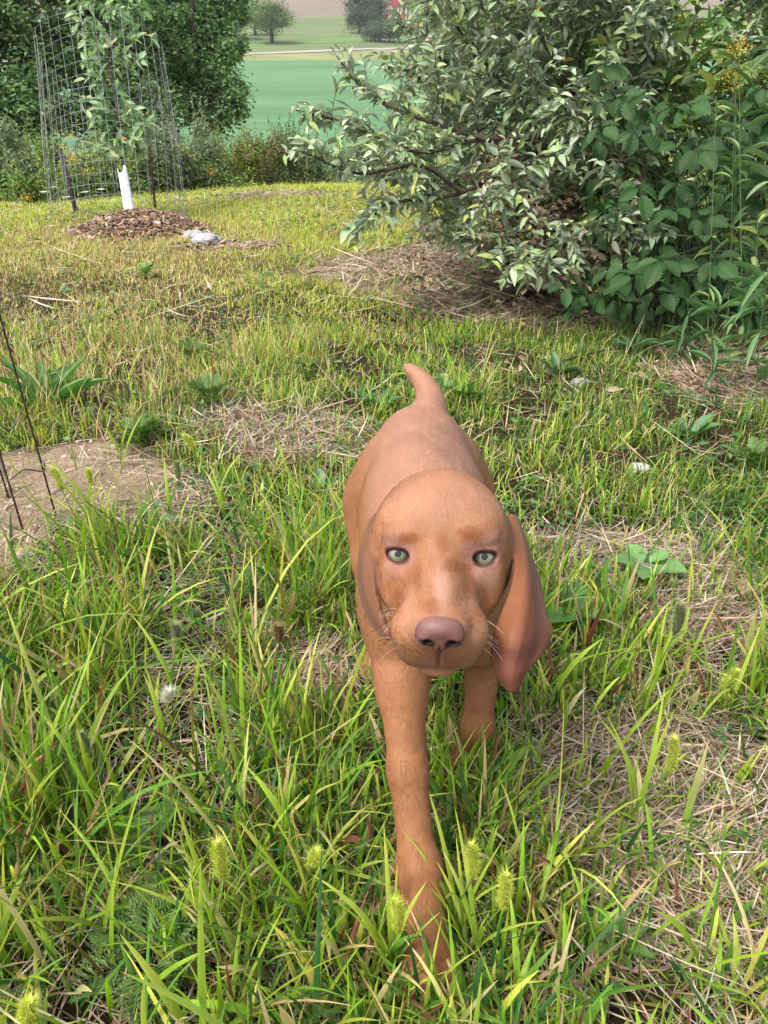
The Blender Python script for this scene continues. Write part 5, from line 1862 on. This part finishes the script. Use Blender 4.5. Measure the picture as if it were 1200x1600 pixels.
# tree
troot = empty('young_tree', CB, 'young fruit tree with drooping leaves growing inside the wire cage', 'young tree')
trunk = smooth_line([CB - [0, 0, .02], P(205, 330, Dc), P(194, 268, Dc), P(188, 225, Dc + .02), P(183, 170, Dc), P(170, 100, Dc), P(162, 30, Dc), P(158, -60, Dc)], 6)
w = MB(); tube(w, trunk, np.linspace(.011, .004, len(trunk)), (.12, .10, .085), 8); w.build('trunk', M_BARK, troot)
w = MB(); l = MB()
YT = [(.20, .32, .13), (.15, .25, .11), (.28, .40, .18), (.38, .47, .26)]
N = len(trunk)
for k in range(88):
    f = rng.uniform(.30, 1) ** .8
    i = min(int(f * N), N - 1)
    s0 = trunk[i]; a = rng.uniform(0, 6.28)
    L = rng.uniform(.10, .26) * (1.15 if s0[2] > .75 else .9)
    d = np.array([math.cos(a), math.sin(a) * .8, rng.uniform(.1, .8)])
    ln = smooth_line([s0, s0 + d * L * .5, s0 + d * L + [0, 0, -.35 * L]], 5)
    tube(w, ln, np.linspace(.003, .001, len(ln)), (.12, .10, .08), 4, False)
    n = int(7 + L * 28)
    t = rng.uniform(.2, 1, n)
    p = np.stack([np.interp(t, np.linspace(0, 1, len(ln)), ln[:, q]) for q in range(3)], -1)
    dd = unit(d * .5 + rng.normal(0, .55, (n, 3)) + [0, 0, -.45])
    l.add(*place_leaves(p, dd, unit(rng.normal(0, .6, (n, 3)) + [-.2, -.4, .8]), .068 * np.exp(rng.normal(0, .2, n)), .032, pick(n, YT, [.35, .25, .25, .15]), T_OV))
w.build('twigs', M_BARK, troot)
l.build('foliage', M_LEAF, troot)
# white trunk guard (open tube with a torn top)
tb = P(205, 344, Dc - .03); tt_ = P(192, 269, Dc - .03)
gl = np.linspace(0, 1, 9); n = 20
ax_ = unit(tt_ - tb); e1 = unit(np.cross(ax_, [0, 1, 0])); e2 = np.cross(ax_, e1)
V = []; 
for rad in (.031, .0295):
    for t in gl:
        for k in range(n):
            a = k / n * 2 * math.pi
            top = 0.03 * (1 if k % 7 < 3 else -.4) * (t == 1)
            V.append(tb + (tt_ - tb) * t + ax_ * top + rad * (math.cos(a) * e1 + .85 * math.sin(a) * e2) * (1 + .03 * math.sin(a * 2 + t * 5)))
V = np.array(V); m = len(gl)
i = np.arange(m - 1)[:, None] * n; j = np.arange(n)[None]
F1 = np.stack([i + j, i + (j + 1) % n, i + n + (j + 1) % n, i + n + j], -1).reshape(-1, 4)
F2 = F1[:, ::-1] + m * n
j = np.arange(n); e = (m - 1) * n
F3 = np.stack([e + j, e + (j + 1) % n, e + m * n + (j + 1) % n, e + m * n + j], -1)
o = mesh_obj('trunk_guard', V - CB, np.concatenate([F1, F2, F3]), M_PLASTIC, None, np.array([.74, .76, .80]))
o.location = tuple(CB)
tag(o, 'white plastic tube with torn top wrapped round the young tree trunk', 'trunk guard')
# orange tape
mb = MB(); tp0 = P(187, 217, Dc - .01)
for k, (dx, dz) in enumerate(((.05, .004), (.035, -.01), (-.03, .004))):
    V, F, C = place_leaves((tp0 + [0, 0, 0])[None], np.array([[dx, -.01, dz]]), np.array([[0, -.6, .8]]), abs(dx), .016, np.array([[.75, .10, .03]]), T_LA); mb.add(V, F, C)
tube(mb, [tp0 + [math.cos(t) * .009, math.sin(t) * .009, .0] for t in np.linspace(0, 6.28, 12)], .003, (.7, .1, .03), 5)
o = mb.build('marking_tape', M_LEAF)
o['label'] = 'orange marking tape tied round the young tree trunk'; o['category'] = 'tape'
# posts
for (pa, pb, r, c, nm, lb) in (((121, 336), (93, 233), .016, (.06, .055, .05), 'wooden_post', 'dark weathered thin post at the left of the wire cage'),
                               ((243, 338), (231, 205), .008, (.13, .065, .045), 'rusty_stake', 'thin rusty stake at the right inside of the wire cage')):
    a = PZ(*pa); a = ground_at(a[0], a[1]); D_ = (a - CC) @ CF
    b = P(pb[0], pb[1], D_)
    mb = MB(); tube(mb, [a - a - [0, 0, .05], (b - a) * .5, b - a], [r, r * .95, r * .9], c, 8)
    o = mb.build(nm, M_BARK); o.location = tuple(a); tag(o, lb, 'post', None)
# cage
cc0 = PZ(188, 352); cc0 = ground_at(cc0[0], cc0[1])
croot = empty('wire_cage', cc0, 'tall cylinder of grey welded wire mesh around the young tree', 'wire cage')
topc = P(157, 82, (cc0 - CC) @ CF + .0)
axis = topc - (cc0 + [0, 0, .0]); axL = np.linalg.norm(axis); axn = axis / axL
e1 = unit(np.array([1.0, 0, 0]) - axn[0] * axn); e2 = np.cross(axn, e1)
rad = .385
wob = lambda t, a: rad * (1 + .035 * math.sin(a * 2 + t * 4) + .02 * math.sin(a * 5 + 1))
nv, nh = 34, 16
for k in range(nv):
    a = k / nv * 2 * math.pi
    pts = [cc0 + axis * t + wob(t, a) * (math.cos(a) * e1 + math.sin(a) * e2) for t in np.linspace(.0, 1.02, 9)]
    mb = MB(); tube(mb, pts, .0011, (.24, .245, .25), 4, False); mb.build('vertical_wire', M_WIRE, croot)
for k in range(nh):
    t = .02 + k / (nh - 1) * .98
    pts = [cc0 + axis * t + wob(t, a) * (math.cos(a) * e1 + math.sin(a) * e2) + [0, 0, .006 * math.sin(a * 3 + k)] for a in np.linspace(0, 2 * math.pi, 49)]
    mb = MB(); tube(mb, pts, .0012, (.30, .305, .31), 4, False); mb.build('wire_ring', M_WIRE, croot)

# ------------------------------------------------------------------ far: trees and barn on the hillside
def far_tree(px, py_base, D, H_, r, label, cols, name='field_tree', flat=.85, leaf=.7, trunkf=.35, n=7, tall=False):
    b = P(px, py_base, D)
    base = np.array([b[0], b[1], float(hz(b[0], b[1]))])
    root = empty(name, base, label, 'tree', 'trees on the far hillside')
    w = MB(); l = MB()
    tube(w, smooth_line([base - [0, 0, .3], base + [.1, 0, H_ * .35], base + [0, 0, H_ * .8]], 4), np.linspace(r * .09, r * .03, 9), (.06, .05, .045), 8, False)
    cs = []; rs = []
    for k in range(n):
        a = k * 2.4; q = math.sqrt((k + .3) / n)
        cs.append(base + np.array([math.cos(a) * r * .55 * q, math.sin(a) * r * .5 * q, H_ - r * flat + (1 - q) * r * .35 - r * .1])); rs.append(r * rng.uniform(.42, .6))
        if tall:
            f = (k + .5) / n
            cs[-1] = base + np.array([math.cos(a) * r * .5 * (1 - f * .6), math.sin(a) * r * .5 * (1 - f * .6), H_ * (.12 + .8 * f)]); rs[-1] = r * (.75 - .3 * f)
        tube(w, [base + [0, 0, H_ * trunkf], cs[-1]], [r * .045, r * .015], (.06, .05, .045), 5, False)
    crown(l, cs, rs, 110, leaf, cols, W4, flat)
    w.build('trunk', M_BARK, root); l.build('crown', M_FAR, root)


FT = [(.10, .16, .045), (.14, .21, .055), (.05, .09, .03), (.18, .25, .07)]
FB = [(.075, .11, .06), (.095, .135, .075), (.055, .08, .05), (.11, .15, .07)]
far_tree(426, 86, 178, 10.6, 6.4, 'round light green tree beside the gravel road', FT, leaf=.42)
far_tree(400, 70, 196, 9.5, 5.5, 'darker tree behind the round tree by the road', MD, leaf=.5)
far_tree(372, 84, 186, 10, 6.0, 'dark tree at the left end of the gravel road', FB, leaf=.5)
far_tree(340, 84, 186, 11, 6.0, 'tree left of the road end behind the near trees', FB, leaf=.5)
far_tree(562, 74, 200, 17, 4.6, 'tall blue green tree right of the end of the gravel road', FB, leaf=.5, n=14, tall=True, trunkf=.1)
far_tree(584, 50, 215, 13, 4.5, 'blue green tree between the tall one and the red barn', FB, leaf=.5, n=12, tall=True, trunkf=.1)
far_tree(592, 76, 182, 6.0, 5.0, 'low round dark bush tree below the red barn', FB, leaf=.42, flat=.75)
far_tree(622, 78, 180, 6.5, 4.0, 'yellowish tree right of the low round one', FT, leaf=.45)
far_tree(655, 40, 215, 12, 5, 'tree right of the red barn behind the hedge leaves', FB, leaf=.6)
far_tree(700, 60, 210, 12, 6, 'wide tree farther right of the barn', FB, leaf=.6)

# red barn
bb = P(617, 24, 232); bz = float(hz(bb[0], bb[1]))
broot = empty('red_barn', (bb[0], bb[1], bz), 'small red barn with white trim on the far hillside', 'barn')
M_BARN, nt, out, b = new_mat('red_siding')
f = noise_fac(nt, 1.2, 4, vec_scale=(6, 6, .2)); nt.links.new(mix(nt, f, (.28, .035, .05), (.40, .055, .07)), b.inputs['Base Color']); b.inputs['Roughness'].default_value = .8
M_ROOF, nt, out, b = new_mat('grey_roof'); f = noise_fac(nt, .8, 3); nt.links.new(mix(nt, f, (.30, .29, .29), (.42, .41, .40)), b.inputs['Base Color'])
M_TRIM, nt, out, b = new_mat('white_trim'); b.inputs['Base Color'].default_value = (.75, .75, .74, 1)
M_DARK, nt, out, b = new_mat('dark_window'); b.inputs['Base Color'].default_value = (.03, .035, .045, 1); b.inputs['Roughness'].default_value = .15
x0, y0 = bb[0], bb[1]
BW, BL, BH, RH = 7.0, 10.0, 4.2, 3.0


def box(mb, lo, hi, c=(.5, .5, .5)):
    lo = np.array(lo, float); hi = np.array(hi, float)
    V = np.array([[(lo, hi)[i][0], (lo, hi)[j][1], (lo, hi)[k][2]] for k in (0, 1) for j in (0, 1) for i in (0, 1)])
    mb.add(V, np.array([(0, 2, 3, 1), (4, 5, 7, 6), (0, 1, 5, 4), (2, 6, 7, 3), (0, 4, 6, 2), (1, 3, 7, 5)]), c)


w = MB()
V = np.array([(-BW / 2, 0, -1), (BW / 2, 0, -1), (BW / 2, 0, BH), (0, 0, BH + RH), (-BW / 2, 0, BH)])
V = np.concatenate([V, V + [0, BL, 0]]) + [x0, y0, bz]
w.add(V, [np.array([(0, 1, 2, 3, 4), (9, 8, 7, 6, 5)]), np.array([(1, 6, 7, 2), (0, 4, 9, 5)])]); w.build('wall', M_BARN, broot, False)
w = MB()
for s in (-1, 1):
    a = np.array([s * (BW / 2 + .5), -.4, BH - .42]); t = np.array([0, -.4, BH + RH + .05]); n_ = np.array([s * .1, 0, .2])
    Vr = np.array([a, t, t + n_ * [0, 0, 1], a + n_]); Vr = np.concatenate([Vr, Vr + [0, BL + .8, 0]]) + [x0, y0, bz]
    w.add(Vr, np.array([(0, 1, 2, 3), (7, 6, 5, 4), (0, 4, 5, 1), (3, 2, 6, 7), (0, 3, 7, 4), (1, 5, 6, 2)]))
w.build('roof', M_ROOF, broot, False)
w = MB(); box(w, (x0 - 1.2, y0 - .08, bz), (x0 + 1.2, y0 - .01, bz + 2.8)); dr = w.build('door', M_TRIM, broot, False)
for dx in (-2.4, 2.4):
    w = MB(); box(w, (x0 + dx - .55, y0 - .10, bz + 1.4), (x0 + dx + .55, y0 - .01, bz + 2.7)); wi = w.build('window', M_TRIM, broot, False)
    w = MB(); box(w, (x0 + dx - .42, y0 - .14, bz + 1.53), (x0 + dx + .42, y0 - .11, bz + 2.57))
    p_ = w.build('pane', M_DARK, broot, False); 
    p_.parent = wi
w = MB()
for s in (-1, 1): box(w, (x0 + s * BW / 2 - .12, y0 - .13, bz), (x0 + s * BW / 2 + .12, y0 - .012, bz + BH - .5))
w.build('corner_trim', M_TRIM, broot, False)

# ------------------------------------------------------------------ summer haze in the valley air
mb = MB(); box(mb, (-760, -40, -8), (760, 720, 118))
hm_ = bpy.data.materials.new('haze'); hm_.use_nodes = True; nt = hm_.node_tree
for n in list(nt.nodes): nt.nodes.remove(n)
out = nt.nodes.new('ShaderNodeOutputMaterial'); pv = nt.nodes.new('ShaderNodeVolumePrincipled')
pv.inputs['Color'].default_value = (.93, .96, 1, 1); pv.inputs['Density'].default_value = .0003
nt.links.new(pv.outputs[0], out.inputs['Volume'])
o = mb.build('haze', hm_, None, False); o['kind'] = 'stuff'; o['label'] = 'thin pale haze filling the valley air'; o['category'] = 'haze'
